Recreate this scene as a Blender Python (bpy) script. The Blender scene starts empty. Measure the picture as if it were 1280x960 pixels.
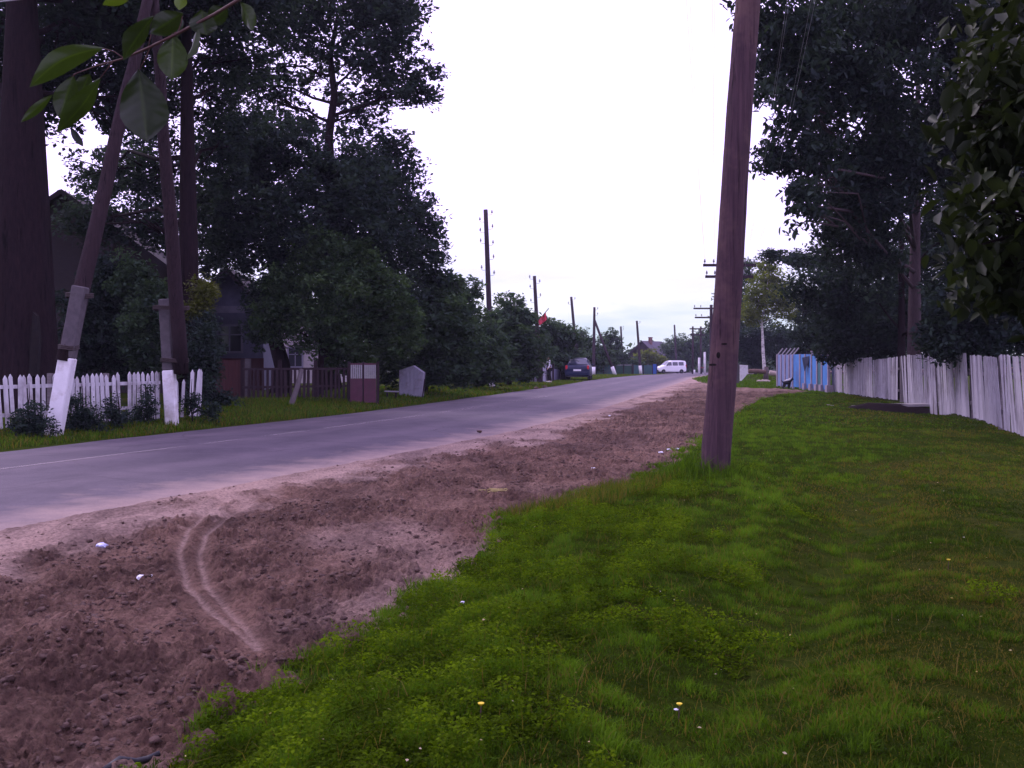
import bpy, bmesh, math, random
import numpy as np
from mathutils import Vector, Matrix, Euler

random.seed(7)
RNG = np.random.default_rng(7)
scn = bpy.context.scene
COL = scn.collection
F, CX, HZ, EYE = 1250.0, 640.0, 449.0, 1.5      # focal length, centre column and horizon row of the photograph, eye height


def P(px, py, D):
    return Vector(((px - CX) * D / F, D, EYE + (HZ - py) * D / F))


def X(px, D):
    return (px - CX) * D / F


# ------------------------------------------------------------------ noise
_perm = np.random.default_rng(3).random((256, 256)).astype(np.float32)


def vnoise(x, y, s=0):
    x = np.asarray(x, float) + 37.3 * s + 1000
    y = np.asarray(y, float) + 91.7 * s + 1000
    xi, yi = np.floor(x).astype(int), np.floor(y).astype(int)
    fx, fy = x - xi, y - yi
    fx = fx * fx * (3 - 2 * fx)
    fy = fy * fy * (3 - 2 * fy)
    a, b = _perm[xi & 255, yi & 255], _perm[(xi + 1) & 255, yi & 255]
    c, d = _perm[xi & 255, (yi + 1) & 255], _perm[(xi + 1) & 255, (yi + 1) & 255]
    return (a + (b - a) * fx) + ((c + (d - c) * fx) - (a + (b - a) * fx)) * fy


def fbm(x, y, o=4, s=0):
    t, amp, f, n = 0, 0.5, 1.0, 0
    for k in range(o):
        t = t + amp * vnoise(x * f, y * f, s + k)
        n += amp
        amp *= .5
        f *= 2.03
    return t / n


def sstep(a, b, x):
    t = np.clip((np.asarray(x, float) - a) / (b - a), 0, 1)
    return t * t * (3 - 2 * t)


# ------------------------------------------------------------------ terrain
LE_Y = [-12, 0, 16.2, 21.3, 24.7, 28.1, 33.5, 45.7, 55, 70.7, 83, 94, 101, 120, 140, 170, 260]
LE_X = [-17.5, -13.9, -8.3, -6.65, -5.45, -4.3, -3.0, 0.0, 2.2, 5.4, 8.6, 12, 14.2, 19, 22.5, 25, 30]
RE_Y = [-12, 0, 8.68, 10.4, 11.65, 13, 15.5, 20.6, 29.8, 45.7, 64.7, 83, 101, 120, 140, 170, 260]
RE_X = [-11.9, -7.6, -4.55, -3.94, -3.47, -2.95, -2.0, -0.1, 2.5, 6.3, 10.8, 15, 22, 34, 50, 80, 160]
GE_Y = [-12, 0, 3.2, 3.67, 5.05, 6.4, 7.8, 9.3, 10.6, 12.4, 15, 19.5, 27, 36.8, 42, 45.7, 48.5, 50.5, 55, 65, 75, 90, 120, 170, 260]
GE_X = [-2.4, -1.7, -1.35, -1.29, -1.0, -.41, -.19, -.1, .7, 1.55, 2.5, 3.75, 5.9, 9.0, 11.2, 13.6, 13.4, 11.6, 11.4, 12.4, 13.8, 18, 36, 82, 162]


def left(y): return np.interp(y, LE_Y, LE_X)
def right(y): return np.interp(y, RE_Y, RE_X)
def gedge(y): return np.interp(y, GE_Y, GE_X)


def gz(x, y):
    x, y = np.asarray(x, float), np.asarray(y, float)
    z = -0.0111 * np.clip(y - 95, 0, 110)
    d = (left(y) - x) * .94
    z = z + .24 * sstep(.1, 3.0, d) * sstep(12, 20, y) * (1 - .95 * sstep(40, 54, y))
    e = x - gedge(y)
    z = z + .12 * sstep(0, 1.0, e) * (1 - sstep(3.2, 6.0, e)) * (1 - sstep(25, 40, y))
    # shallow ditch that runs away from the viewer
    dd = np.abs(x - np.interp(y, [2, 4.35, 7.5, 12, 20], [.0, .95, 2.5, 4.4, 8.0]))
    z = z - .15 * np.exp(-(dd / .42) ** 2) * sstep(2, 4, y) * (1 - sstep(9, 14, y))
    # hollow in front of the slab bridge
    z = z + np.exp(-((x - 11.3) / 1.25) ** 4) * (-.42 * sstep(26.8, 29.6, y) * (1 - sstep(29.95, 30.1, y)) + .1 * sstep(29.9, 30.1, y) * (1 - sstep(31.5, 34, y)))
    # soil heap and undulation
    z = z + .5 * np.exp(-(((x - 17.6) / 1.3) ** 2 + ((y - 70) / 1.5) ** 2))
    off = sstep(.3, 2, e) + sstep(.5, 3, d)
    z = z + off * .07 * (fbm(x * .5, y * .5, 3, 5) - .5)
    return z


def gzs(x, y): return float(gz(x, y))
def G(px, D): # ground point under a pixel column at distance D
    x = X(px, D)
    return Vector((x, D, gzs(x, D)))


# ------------------------------------------------------------------ scene graph helpers
def meta(o, label=None, cat=None, group=None, kind=None):
    if label: o['label'] = label
    if cat: o['category'] = cat
    if group: o['group'] = group
    if kind: o['kind'] = kind
    return o


def thing(name, label, cat, loc=(0, 0, 0), group=None, rz=0):
    o = bpy.data.objects.new(name, None)
    o.empty_display_size = .2
    COL.objects.link(o)
    o.location = loc
    o.rotation_euler = (0, 0, rz)
    return meta(o, label, cat, group)


def fast_mesh(name, verts, faces, mats=(), attrs=None, smooth=False):
    """faces: (N,k) int array"""
    me = bpy.data.meshes.new(name)
    verts = np.asarray(verts, np.float32).reshape(-1, 3)
    faces = np.asarray(faces, np.int32)
    n, k = faces.shape
    me.vertices.add(len(verts))
    me.vertices.foreach_set('co', verts.ravel())
    me.loops.add(n * k)
    me.loops.foreach_set('vertex_index', faces.ravel())
    me.polygons.add(n)
    me.polygons.foreach_set('loop_start', np.arange(0, n * k, k, dtype=np.int32))
    if smooth:
        me.polygons.foreach_set('use_smooth', np.ones(n, bool))
    me.update(calc_edges=True)
    for an, av in (attrs or {}).items():
        a = me.attributes.new(an, 'FLOAT', 'POINT')
        a.data.foreach_set('value', np.asarray(av, np.float32).ravel())
    for m in mats: me.materials.append(m)
    return me


def link(name, me, parent=None, loc=None):
    o = bpy.data.objects.new(name, me)
    COL.objects.link(o)
    if parent: o.parent = parent
    if loc is not None: o.location = loc
    return o


class MB:
    def __init__(s): s.v, s.f = [], []

    def add(s, vs, fs):
        k = len(s.v)
        s.v += [tuple(v) for v in vs]
        s.f += [tuple(i + k for i in f) for f in fs]
        return s

    def box(s, c, size, rot=None, taper=1.0):
        x, y, z = [d / 2 for d in size]
        vs = [Vector((sx * x * (taper if sz > 0 else 1), sy * y * (taper if sz > 0 else 1), sz * z)) for sz in (-1, 1) for sy in (-1, 1) for sx in (-1, 1)]
        if rot is not None:
            m = Euler(rot).to_matrix() if not isinstance(rot, Matrix) else rot
            vs = [m @ v for v in vs]
        c = Vector(c)
        return s.add([v + c for v in vs], [(0, 2, 3, 1), (4, 5, 7, 6), (0, 1, 5, 4), (2, 6, 7, 3), (0, 4, 6, 2), (1, 3, 7, 5)])

    def beam(s, a, b, w, h, up=(0, 0, 1)):
        a, b = Vector(a), Vector(b)
        d = (b - a).normalized()
        u = Vector(up)
        sd = d.cross(u)
        if sd.length < 1e-4: sd = d.cross(Vector((1, 0, 0)))
        sd.normalize()
        u = sd.cross(d)
        vs = [p + sd * i * w / 2 + u * j * h / 2 for p in (a, b) for i, j in ((-1, -1), (1, -1), (1, 1), (-1, 1))]
        return s.add(vs, [(3, 2, 1, 0), (4, 5, 6, 7), (0, 1, 5, 4), (1, 2, 6, 5), (2, 3, 7, 6), (3, 0, 4, 7)])

    def tube(s, pts, rad, n=8, rough=0.0, cap=True):
        pts = [Vector(p) for p in pts]
        if not hasattr(rad, '__len__'): rad = [rad] * len(pts)
        vs, fs = [], []
        ref = None
        for i, p in enumerate(pts):
            d = (pts[min(i + 1, len(pts) - 1)] - pts[max(i - 1, 0)]).normalized()
            if ref is None:
                ref = Vector((1, 0, 0)) if abs(d.x) < .8 else Vector((0, 1, 0))
            sd = (ref - d * ref.dot(d)).normalized()
            ref = sd
            up = d.cross(sd)
            for k in range(n):
                a = 2 * math.pi * k / n
                r = rad[i] * (1 + (random.uniform(-rough, rough) if rough else 0))
                vs.append(p + (sd * math.cos(a) + up * math.sin(a)) * r)
        for i in range(len(pts) - 1):
            for k in range(n):
                a, b = i * n + k, i * n + (k + 1) % n
                fs.append((a, b, b + n, a + n))
        if cap:
            fs.append(tuple(range(n - 1, -1, -1)))
            fs.append(tuple(range((len(pts) - 1) * n, len(pts) * n)))
        return s.add(vs, fs)

    def prism(s, poly, d, o=(0, 0, 0)):
        """poly: list of 3d points, extruded by vector d"""
        n = len(poly)
        d, o = Vector(d), Vector(o)
        a = [Vector(p) + o for p in poly]
        return s.add(a + [p + d for p in a], [tuple(range(n - 1, -1, -1)), tuple(range(n, 2 * n))] + [(i, (i + 1) % n, (i + 1) % n + n, i + n) for i in range(n)])

    def lathe(s, c, prof, n=12, axis='Z'):
        c = Vector(c)
        vs, fs = [], []
        for r, h in prof:
            for k in range(n):
                a = 2 * math.pi * k / n
                p = (r * math.cos(a), r * math.sin(a), h)
                if axis == 'X': p = (p[2], p[0], p[1])
                if axis == 'Y': p = (p[0], p[2], p[1])
                vs.append(Vector(p) + c)
        for i in range(len(prof) - 1):
            for k in range(n):
                a, b = i * n + k, i * n + (k + 1) % n
                fs.append((a, b, b + n, a + n))
        fs.append(tuple(range(n)))
        fs.append(tuple(range((len(prof) - 1) * n, len(prof) * n)))
        return s.add(vs, fs)

    def build(s, name, mat, parent=None, smooth=False, bevel=0, world=True, origin=None):
        me = bpy.data.meshes.new(name)
        root = parent
        off = Vector((0, 0, 0))
        if parent is not None and world:
            while root is not None:
                off += root.location
                root = root.parent
        elif origin is not None:
            off = Vector(origin)
        me.from_pydata([tuple(Vector(v) - off) for v in s.v], [], s.f)
        bm = bmesh.new()
        bm.from_mesh(me)
        bmesh.ops.recalc_face_normals(bm, faces=bm.faces)
        if bevel:
            bmesh.ops.bevel(bm, geom=list(bm.edges), offset=bevel, segments=1, affect='EDGES', clamp_overlap=True)
        if smooth:
            for f in bm.faces: f.smooth = True
        bm.to_mesh(me)
        bm.free()
        me.materials.append(mat)
        o = link(name, me, parent)
        if parent is None and origin is not None: o.location = origin
        return o


def copy_tree(o, parent=None):
    c = o.copy()
    COL.objects.link(c)
    if parent is not None: c.parent = parent
    for ch in list(o.children): copy_tree(ch, c)
    return c


# ------------------------------------------------------------------ materials
def newmat(name):
    m = bpy.data.materials.new(name)
    m.use_nodes = True
    nt = m.node_tree
    nt.nodes.clear()
    out = nt.nodes.new('ShaderNodeOutputMaterial')
    return m, nt, out


def N(nt, kind, **kw):
    n = nt.nodes.new(kind)
    for k, v in kw.items():
        if k in n.inputs: n.inputs[k].default_value = v
        else: setattr(n, k, v)
    return n


def ramp(nt, fac, stops):
    r = nt.nodes.new('ShaderNodeValToRGB')
    els = r.color_ramp.elements
    while len(els) < len(stops): els.new(.5)
    for e, (p, c) in zip(els, stops):
        e.position = p
        e.color = (*c, 1) if len(c) == 3 else c
    nt.links.new(fac, r.inputs[0])
    return r.outputs[0]


def mixc(nt, fac, a, b, bt='MIX'):
    m = nt.nodes.new('ShaderNodeMix')
    m.data_type = 'RGBA'
    m.blend_type = bt
    for i, v in ((0, fac), (6, a), (7, b)):
        if isinstance(v, (int, float)): m.inputs[i].default_value = v
        elif isinstance(v, tuple): m.inputs[i].default_value = (*v, 1) if len(v) == 3 else v
        else: nt.links.new(v, m.inputs[i])
    return m.outputs[2]


def mat(name, c1, c2=None, scale=6, rough=.8, bump=0, bscale=None, stretch=(1, 1, 1), dirt=None, dscale=1.2, spec=.3, metal=0, detail=6):
    m, nt, out = newmat(name)
    b = N(nt, 'ShaderNodeBsdfPrincipled', Roughness=rough, Metallic=metal)
    b.inputs['Specular IOR Level'].default_value = spec
    nt.links.new(b.outputs[0], out.inputs[0])
    tc = N(nt, 'ShaderNodeTexCoord')
    mp = N(nt, 'ShaderNodeMapping')
    mp.inputs['Scale'].default_value = stretch
    nt.links.new(tc.outputs['Object'], mp.inputs[0])
    c2 = c2 or tuple(x * .7 for x in c1)
    no = N(nt, 'ShaderNodeTexNoise', Scale=scale, Detail=detail, Roughness=.65)
    nt.links.new(mp.outputs[0], no.inputs['Vector'])
    c = ramp(nt, no.outputs[0], [(.3, c1), (.7, c2)])
    if dirt:
        d = N(nt, 'ShaderNodeTexNoise', Scale=dscale, Detail=4, Roughness=.7)
        nt.links.new(tc.outputs['Object'], d.inputs['Vector'])
        f = ramp(nt, d.outputs[0], [(.48, (0, 0, 0)), (.68, (.8, .8, .8))])
        c = mixc(nt, f, c, dirt)
    nt.links.new(c, b.inputs['Base Color'])
    if bump:
        n2 = N(nt, 'ShaderNodeTexNoise', Scale=bscale or scale * 2, Detail=6, Roughness=.7)
        nt.links.new(mp.outputs[0], n2.inputs['Vector'])
        bp = N(nt, 'ShaderNodeBump', Strength=bump, Distance=.02)
        nt.links.new(n2.outputs[0], bp.inputs['Height'])
        nt.links.new(bp.outputs[0], b.inputs['Normal'])
    return m


def per_island(m, lo, hi):
    nt = m.node_tree
    b = next(n for n in nt.nodes if n.type == 'BSDF_PRINCIPLED')
    src = b.inputs['Base Color'].links[0].from_socket
    g = N(nt, 'ShaderNodeNewGeometry')
    c = ramp(nt, g.outputs['Random Per Island'], [(0, (lo,) * 3), (1, (hi,) * 3)])
    nt.links.new(mixc(nt, 1, src, c, 'MULTIPLY'), b.inputs['Base Color'])


def leafmat(name, stops, rough=.5, trans=.3, spec=.35, tcol=1.6):
    m, nt, out = newmat(name)
    at = N(nt, 'ShaderNodeAttribute', attribute_name='tint')
    c = ramp(nt, at.outputs['Fac'], stops)
    b = N(nt, 'ShaderNodeBsdfPrincipled', Roughness=rough)
    b.inputs['Specular IOR Level'].default_value = spec
    nt.links.new(c, b.inputs['Base Color'])
    t = N(nt, 'ShaderNodeBsdfTranslucent')
    tc = mixc(nt, 1.0, c, (tcol, tcol * 1.05, tcol * .5), 'MULTIPLY')
    nt.links.new(tc, t.inputs[0])
    mx = N(nt, 'ShaderNodeMixShader')
    mx.inputs[0].default_value = trans
    nt.links.new(b.outputs[0], mx.inputs[1])
    nt.links.new(t.outputs[0], mx.inputs[2])
    nt.links.new(mx.outputs[0], out.inputs[0])
    return m


M = {}
M['bark'] = mat('dark bark', (.022, .012, .014), (.010, .006, .008), 7, .9, 1.0, 14, (3, 3, .5))
M['barkgrey'] = mat('grey bark', (.13, .10, .10), (.06, .045, .05), 9, .9, .8, 14, (3, 3, .6))
M['barkmid'] = mat('mid bark', (.085, .06, .066), (.045, .032, .036), 9, .9, .8, 14, (3, 3, .6))
M['birch'] = mat('birch bark', (.75, .72, .7), (.35, .32, .32), 5, .8, .3, 9, (1, 1, 4), dirt=(.05, .04, .04), dscale=3)
M['pole'] = mat('weathered pole wood', (.10, .058, .072), (.052, .031, .042), 5, .85, .7, 18, (7, 7, .35), dirt=(.14, .085, .083), dscale=1.6)
def cracks(m, sx=26, sz=.5):
    nt = m.node_tree
    b = next(n for n in nt.nodes if n.type == 'BSDF_PRINCIPLED')
    src = b.inputs['Base Color'].links[0].from_socket
    tc = N(nt, 'ShaderNodeTexCoord')
    mp = N(nt, 'ShaderNodeMapping')
    mp.inputs['Scale'].default_value = (sx, sx, sz)
    nt.links.new(tc.outputs['Object'], mp.inputs[0])
    no = N(nt, 'ShaderNodeTexNoise', Scale=1.0, Detail=5, Roughness=.6, Distortion=.3)
    nt.links.new(mp.outputs[0], no.inputs['Vector'])
    c = ramp(nt, no.outputs[0], [(.33, (.25, .25, .27)), (.41, (1, 1, 1)), (.6, (1, 1, 1)), (.7, (1.35, 1.3, 1.25))])
    nt.links.new(mixc(nt, 1, src, c, 'MULTIPLY'), b.inputs['Base Color'])
    bp = N(nt, 'ShaderNodeBump', Strength=.8, Distance=.02)
    nt.links.new(no.outputs[0], bp.inputs['Height'])
    old = b.inputs['Normal'].links[0].from_node
    nt.links.new(old.outputs[0], bp.inputs['Normal'])
    nt.links.new(bp.outputs[0], b.inputs['Normal'])


cracks(M['pole'])
cracks(M['bark'], 9, .6)
M['poledark'] = mat('dark pole wood', (.07, .05, .06), (.035, .025, .035), 5, .85, .4, 12, (6, 6, .5))
M['polebrown'] = mat('brown leg pole wood', (.038, .024, .028), (.022, .014, .017), 5, .85, .5, 12, (6, 6, .4))
cracks(M['polebrown'])
M['concrete'] = mat('grey concrete', (.11, .095, .105), (.065, .056, .065), 9, .9, .5, 25, dirt=(.09, .08, .08))
M['whitewash'] = mat('whitewash', (.78, .77, .8), (.68, .67, .7), 7, .75, .25, 25, dirt=(.42, .38, .36), dscale=2.2)
M['whitepaint'] = mat('old white paint', (.66, .65, .7), (.5, .48, .52), 6, .7, .3, 20, (2, 2, .6), dirt=(.26, .23, .24), dscale=1.7)
M['greyplank'] = mat('weathered pale planks', (.5, .475, .52), (.36, .335, .38), 5, .85, .4, 16, (6, 6, .6), dirt=(.2, .18, .19), dscale=1.1)
per_island(M['greyplank'], .68, 1.1)
per_island(M['whitepaint'], .78, 1.05)
M['greyrail'] = mat('weathered rail wood', (.2, .18, .18), (.12, .1, .11), 6, .85, .3, 14, (1, 5, 5))
M['darkwood'] = mat('dark fence wood', (.042, .027, .032), (.024, .016, .021), 6, .85, .4, 14, (5, 5, .6))
M['iron'] = mat('rusty wire', (.05, .035, .035), (.03, .02, .02), 20, .7)
M['glassins'] = mat('porcelain insulator', (.3, .3, .32), (.2, .2, .22), 9, .3)
M['wire'] = mat('grey wire', (.4, .4, .42), (.36, .36, .38), 3, .5)


for k in ('bark', 'barkgrey', 'barkmid', 'pole', 'poledark', 'polebrown', 'greyrail', 'darkwood'):
    next(n for n in M[k].node_tree.nodes if n.type == 'BSDF_PRINCIPLED').inputs['Specular IOR Level'].default_value = .08


# ------------------------------------------------------------------ world and light
def make_world():
    w = bpy.data.worlds.new('World')
    scn.world = w
    w.use_nodes = True
    nt = w.node_tree
    nt.nodes.clear()
    out = nt.nodes.new('ShaderNodeOutputWorld')
    bg = N(nt, 'ShaderNodeBackground', Strength=.1)
    nt.links.new(bg.outputs[0], out.inputs[0])
    sky = N(nt, 'ShaderNodeTexSky', sky_type='NISHITA', sun_disc=False)
    sky.sun_elevation = math.radians(SUN_EL)
    sky.sun_rotation = math.radians(SUN_ROT)
    sky.air_density, sky.dust_density = 1.2, 2.0
    tc = N(nt, 'ShaderNodeTexCoord')
    sep = N(nt, 'ShaderNodeSeparateXYZ')
    nt.links.new(tc.outputs['Generated'], sep.inputs[0])
    mp = N(nt, 'ShaderNodeMapping')
    mp.inputs['Scale'].default_value = (1.2, 1.2, 7)
    nt.links.new(tc.outputs['Generated'], mp.inputs[0])
    no = N(nt, 'ShaderNodeTexNoise', Scale=3.2, Detail=6, Roughness=.55, Distortion=.4)
    nt.links.new(mp.outputs[0], no.inputs['Vector'])
    high = ramp(nt, no.outputs[0], [(.3, (13.2, 10.8, 19.0)), (.62, (14.2, 11.6, 20.5))])
    low = ramp(nt, no.outputs[0], [(.36, (6.6, 7.7, 9.2)), (.58, (9.8, 9.9, 12.0))])
    el = ramp(nt, sep.outputs['Z'], [(.05, (0, 0, 0)), (.15, (1, 1, 1))])
    cloud = mixc(nt, el, low, high)
    col = mixc(nt, .9, sky.outputs[0], cloud)
    nt.links.new(col, bg.inputs[0])


SUN_EL, SUN_AZ = 50.0, -42.0     # azimuth from +Y, clockwise: ahead and left, over the road
SUN_ROT = SUN_AZ
make_world()
sd = bpy.data.lights.new('sun', 'SUN')
sd.energy = 1.5
sd.angle = math.radians(11)
sd.color = (1.0, .86, .98)
so = bpy.data.objects.new('sun', sd)
COL.objects.link(so)
az, el = math.radians(SUN_AZ), math.radians(SUN_EL)
dirv = Vector((math.sin(az) * math.cos(el), math.cos(az) * math.cos(el), math.sin(el)))
so.rotation_euler = (-dirv).to_track_quat('-Z', 'Y').to_euler()

cd = bpy.data.cameras.new('camera')
cam = bpy.data.objects.new('camera', cd)
COL.objects.link(cam)
cam.location = (0, 0, EYE)
cam.rotation_euler = (math.radians(90), 0, 0)
cd.sensor_width = 36
cd.lens = 36 * F / 1280
cd.shift_y = -(480 - HZ) / 1280
cd.clip_start, cd.clip_end = .05, 4000
scn.camera = cam
vs = scn.view_settings
vs.view_transform = 'Standard'
vs.look = 'None'
vs.exposure = .2
vs.gamma = 1
scn.render.film_transparent = False


# ------------------------------------------------------------------ ground
def m_ground():
    m, nt, out = newmat('turf soil')
    b = N(nt, 'ShaderNodeBsdfPrincipled', Roughness=.95)
    b.inputs['Specular IOR Level'].default_value = .02
    nt.links.new(b.outputs[0], out.inputs[0])
    tc = N(nt, 'ShaderNodeTexCoord')
    n1 = N(nt, 'ShaderNodeTexNoise', Scale=.55, Detail=6, Roughness=.65)
    n2 = N(nt, 'ShaderNodeTexNoise', Scale=9, Detail=8, Roughness=.75)
    for n in (n1, n2): nt.links.new(tc.outputs['Object'], n.inputs['Vector'])
    a = ramp(nt, n2.outputs[0], [(.3, (.014, .02, .002)), (.5, (.03, .048, .004)), (.72, (.05, .07, .006))])
    c = ramp(nt, n2.outputs[0], [(.3, (.03, .024, .005)), (.7, (.06, .05, .008))])
    f = ramp(nt, n1.outputs[0], [(.5, (0, 0, 0)), (.7, (1, 1, 1))])
    col = mixc(nt, f, a, c)
    nt.links.new(col, b.inputs['Base Color'])
    bp = N(nt, 'ShaderNodeBump', Strength=.9, Distance=.06)
    nt.links.new(n2.outputs[0], bp.inputs['Height'])
    nt.links.new(bp.outputs[0], b.inputs['Normal'])
    return m


def grid(xs, ys):
    nx, ny = len(xs), len(ys)
    i = np.arange(nx * ny).reshape(ny, nx)
    return np.stack([i[:-1, :-1], i[:-1, 1:], i[1:, 1:], i[1:, :-1]], -1).reshape(-1, 4)


gx = np.concatenate([[-2500, -800, -300, -150, -90], np.arange(-60, -16, 2.), np.arange(-16, 18, .25), np.arange(18, 60, 2.), [80, 120, 200, 400, 900, 2500]])
gy = np.concatenate([[-400, -100, -40, -20, -10, -5, -2], np.arange(0, 50, .25), np.arange(50, 110, 1.), np.arange(110, 220, 5.), [240, 280, 350, 500, 800, 1500, 3500]])
XX, YY = np.meshgrid(gx, gy)
ZZ = gz(XX, YY)
inside = sstep(.05, .35, XX - left(YY)) * (1 - sstep(-.35, -.05, XX - gedge(YY)))
ZZ = ZZ - .12 * inside
me = fast_mesh('ground', np.stack([XX, YY, ZZ], -1), grid(gx, gy), [m_ground()], smooth=True)
meta(link('ground', me), kind='structure')


# road
def m_road():
    m, nt, out = newmat('worn asphalt')
    b = N(nt, 'ShaderNodeBsdfPrincipled', Roughness=.8)
    b.inputs['Specular IOR Level'].default_value = .3
    nt.links.new(b.outputs[0], out.inputs[0])
    tc = N(nt, 'ShaderNodeTexCoord')
    at = N(nt, 'ShaderNodeAttribute', attribute_name='edge')      # metres from the right-hand edge
    n1 = N(nt, 'ShaderNodeTexNoise', Scale=.35, Detail=6, Roughness=.6)
    n2 = N(nt, 'ShaderNodeTexNoise', Scale=60, Detail=4, Roughness=.8)
    n3 = N(nt, 'ShaderNodeTexNoise', Scale=1.6, Detail=8, Roughness=.7)
    for n in (n1, n2, n3): nt.links.new(tc.outputs['Object'], n.inputs['Vector'])
    a = ramp(nt, n1.outputs[0], [(.3, (.078, .062, .079)), (.7, (.108, .086, .106))])
    g = ramp(nt, n2.outputs[0], [(.3, (.75, .75, .75)), (.7, (1.2, 1.2, 1.2))])
    col = mixc(nt, 1, a, g, 'MULTIPLY')
    # wheel lanes, patches and fine cracks
    ln = N(nt, 'ShaderNodeMath', operation='SINE')
    sc = N(nt, 'ShaderNodeMath', operation='MULTIPLY')
    sc.inputs[1].default_value = 3.6
    nt.links.new(at.outputs['Fac'], sc.inputs[0])
    nt.links.new(sc.outputs[0], ln.inputs[0])
    col = mixc(nt, 1, col, ramp(nt, ln.outputs[0], [(0, (.86, .86, .88)), (1, (1.06, 1.05, 1.04))]), 'MULTIPLY')
    n5 = N(nt, 'ShaderNodeTexNoise', Scale=.9, Detail=7, Roughness=.75, Distortion=.6)
    nt.links.new(tc.outputs['Object'], n5.inputs['Vector'])
    col = mixc(nt, 1, col, ramp(nt, n5.outputs[0], [(.38, (.78, .78, .8)), (.5, (1, 1, 1)), (.66, (1.14, 1.12, 1.1))]), 'MULTIPLY')
    vo = N(nt, 'ShaderNodeTexVoronoi', feature='DISTANCE_TO_EDGE', Scale=.55)
    vm = N(nt, 'ShaderNodeMix', data_type='VECTOR')
    vm.inputs[0].default_value = .25
    nt.links.new(tc.outputs['Object'], vm.inputs[4])
    nt.links.new(n5.outputs['Color'], vm.inputs[5])
    nt.links.new(vm.outputs[1], vo.inputs['Vector'])
    ck = ramp(nt, vo.outputs['Distance'], [(0, (.55, .55, .55)), (.012, (1, 1, 1))])
    cm = ramp(nt, n1.outputs[0], [(.45, (0, 0, 0)), (.6, (1, 1, 1))])
    col = mixc(nt, cm, col, mixc(nt, 1, col, ck, 'MULTIPLY'))
    # sand spilled on the right-hand edge, ragged
    ad = N(nt, 'ShaderNodeMath', operation='MULTIPLY_ADD')
    nt.links.new(n3.outputs[0], ad.inputs[0])
    ad.inputs[1].default_value = 2.2
    nt.links.new(at.outputs['Fac'], ad.inputs[2])
    f = ramp(nt, ad.outputs[0], [(0, (1, 1, 1)), (.01, (1, 1, 1))])
    mr = N(nt, 'ShaderNodeMapRange')
    mr.inputs['From Min'].default_value = 1.0
    mr.inputs['From Max'].default_value = 2.3
    mr.inputs['To Min'].default_value = .95
    mr.inputs['To Max'].default_value = 0
    nt.links.new(ad.outputs[0], mr.inputs[0])
    sand = ramp(nt, n2.outputs[0], [(.3, (.24, .17, .143)), (.7, (.36, .262, .217))])
    col = mixc(nt, mr.outputs[0], col, sand)
    nt.links.new(col, b.inputs['Base Color'])
    bp = N(nt, 'ShaderNodeBump', Strength=.35, Distance=.01)
    nt.links.new(n2.outputs[0], bp.inputs['Height'])
    nt.links.new(bp.outputs[0], b.inputs['Normal'])
    return m


ry = np.concatenate([np.arange(-12, 60, .4), np.arange(60, 110, 1.), np.arange(110, 262, 3.)])
ru = np.linspace(0, 1, 33)
RYY = np.repeat(ry[:, None], len(ru), 1)
edge_n = (fbm(RYY * .7, RYY * 0 + 3, 4, 11) - .5) * .5
L_, R_ = left(RYY) + edge_n[:, :1] * .6, right(RYY) + .35
RX = L_ + (R_ - L_) * ru
RZ = gz(RX, RYY) * 0 - 0.0111 * np.clip(RYY - 95, 0, 110) + .012 + .05 * (1 - (2 * ru - 1) ** 2)
RZ[:, 0] -= .06
RZ[:, -1] -= .06
me = fast_mesh('road', np.stack([RX, RYY, RZ], -1), grid(ru, ry), [m_road()], {'edge': (R_ - RX)}, True)
meta(link('road', me), kind='structure')


def road_z(x, y):
    u = np.clip((x - left(y)) / (right(y) + .35 - left(y)), 0, 1)
    return -0.0111 * np.clip(y - 95, 0, 110) + .012 + .05 * (1 - (2 * u - 1) ** 2)


# worn centre line: short surviving stretches of paint
m, nt, out = newmat('worn road paint')
b = N(nt, 'ShaderNodeBsdfPrincipled', Roughness=.8)
tr = N(nt, 'ShaderNodeBsdfTransparent')
mx = N(nt, 'ShaderNodeMixShader')
tc = N(nt, 'ShaderNodeTexCoord')
n1 = N(nt, 'ShaderNodeTexNoise', Scale=5, Detail=8, Roughness=.8)
n0 = N(nt, 'ShaderNodeTexNoise', Scale=.45, Detail=2)
nt.links.new(tc.outputs['Object'], n1.inputs['Vector'])
nt.links.new(tc.outputs['Object'], n0.inputs['Vector'])
mm = N(nt, 'ShaderNodeMath', operation='ADD')
nt.links.new(n1.outputs[0], mm.inputs[0])
nt.links.new(n0.outputs[0], mm.inputs[1])
f = ramp(nt, mm.outputs[0], [(.97, (0, 0, 0)), (1.32, (.4, .4, .4))])
b.inputs['Base Color'].default_value = (.4, .36, .32, 1)
nt.links.new(f, mx.inputs[0])
nt.links.new(tr.outputs[0], mx.inputs[1])
nt.links.new(b.outputs[0], mx.inputs[2])
nt.links.new(mx.outputs[0], out.inputs[0])
M['roadpaint'] = m
ly = np.arange(4, 70, .4)
lc = np.interp(ly, [4, 13.1, 16.9, 20.6, 26, 45, 70], [-9.6, -6.7, -5.27, -3.95, -2.2, 3.1, 8.3])
vsn = []
for y, x in zip(ly, lc):
    for s in (-.045, .045):
        vsn.append((x + s, y, float(road_z(x + s, y)) + .005))
me = fast_mesh('road_marking', vsn, grid(np.arange(2), ly), [m])
meta(link('road_marking', me), kind='structure')


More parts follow.
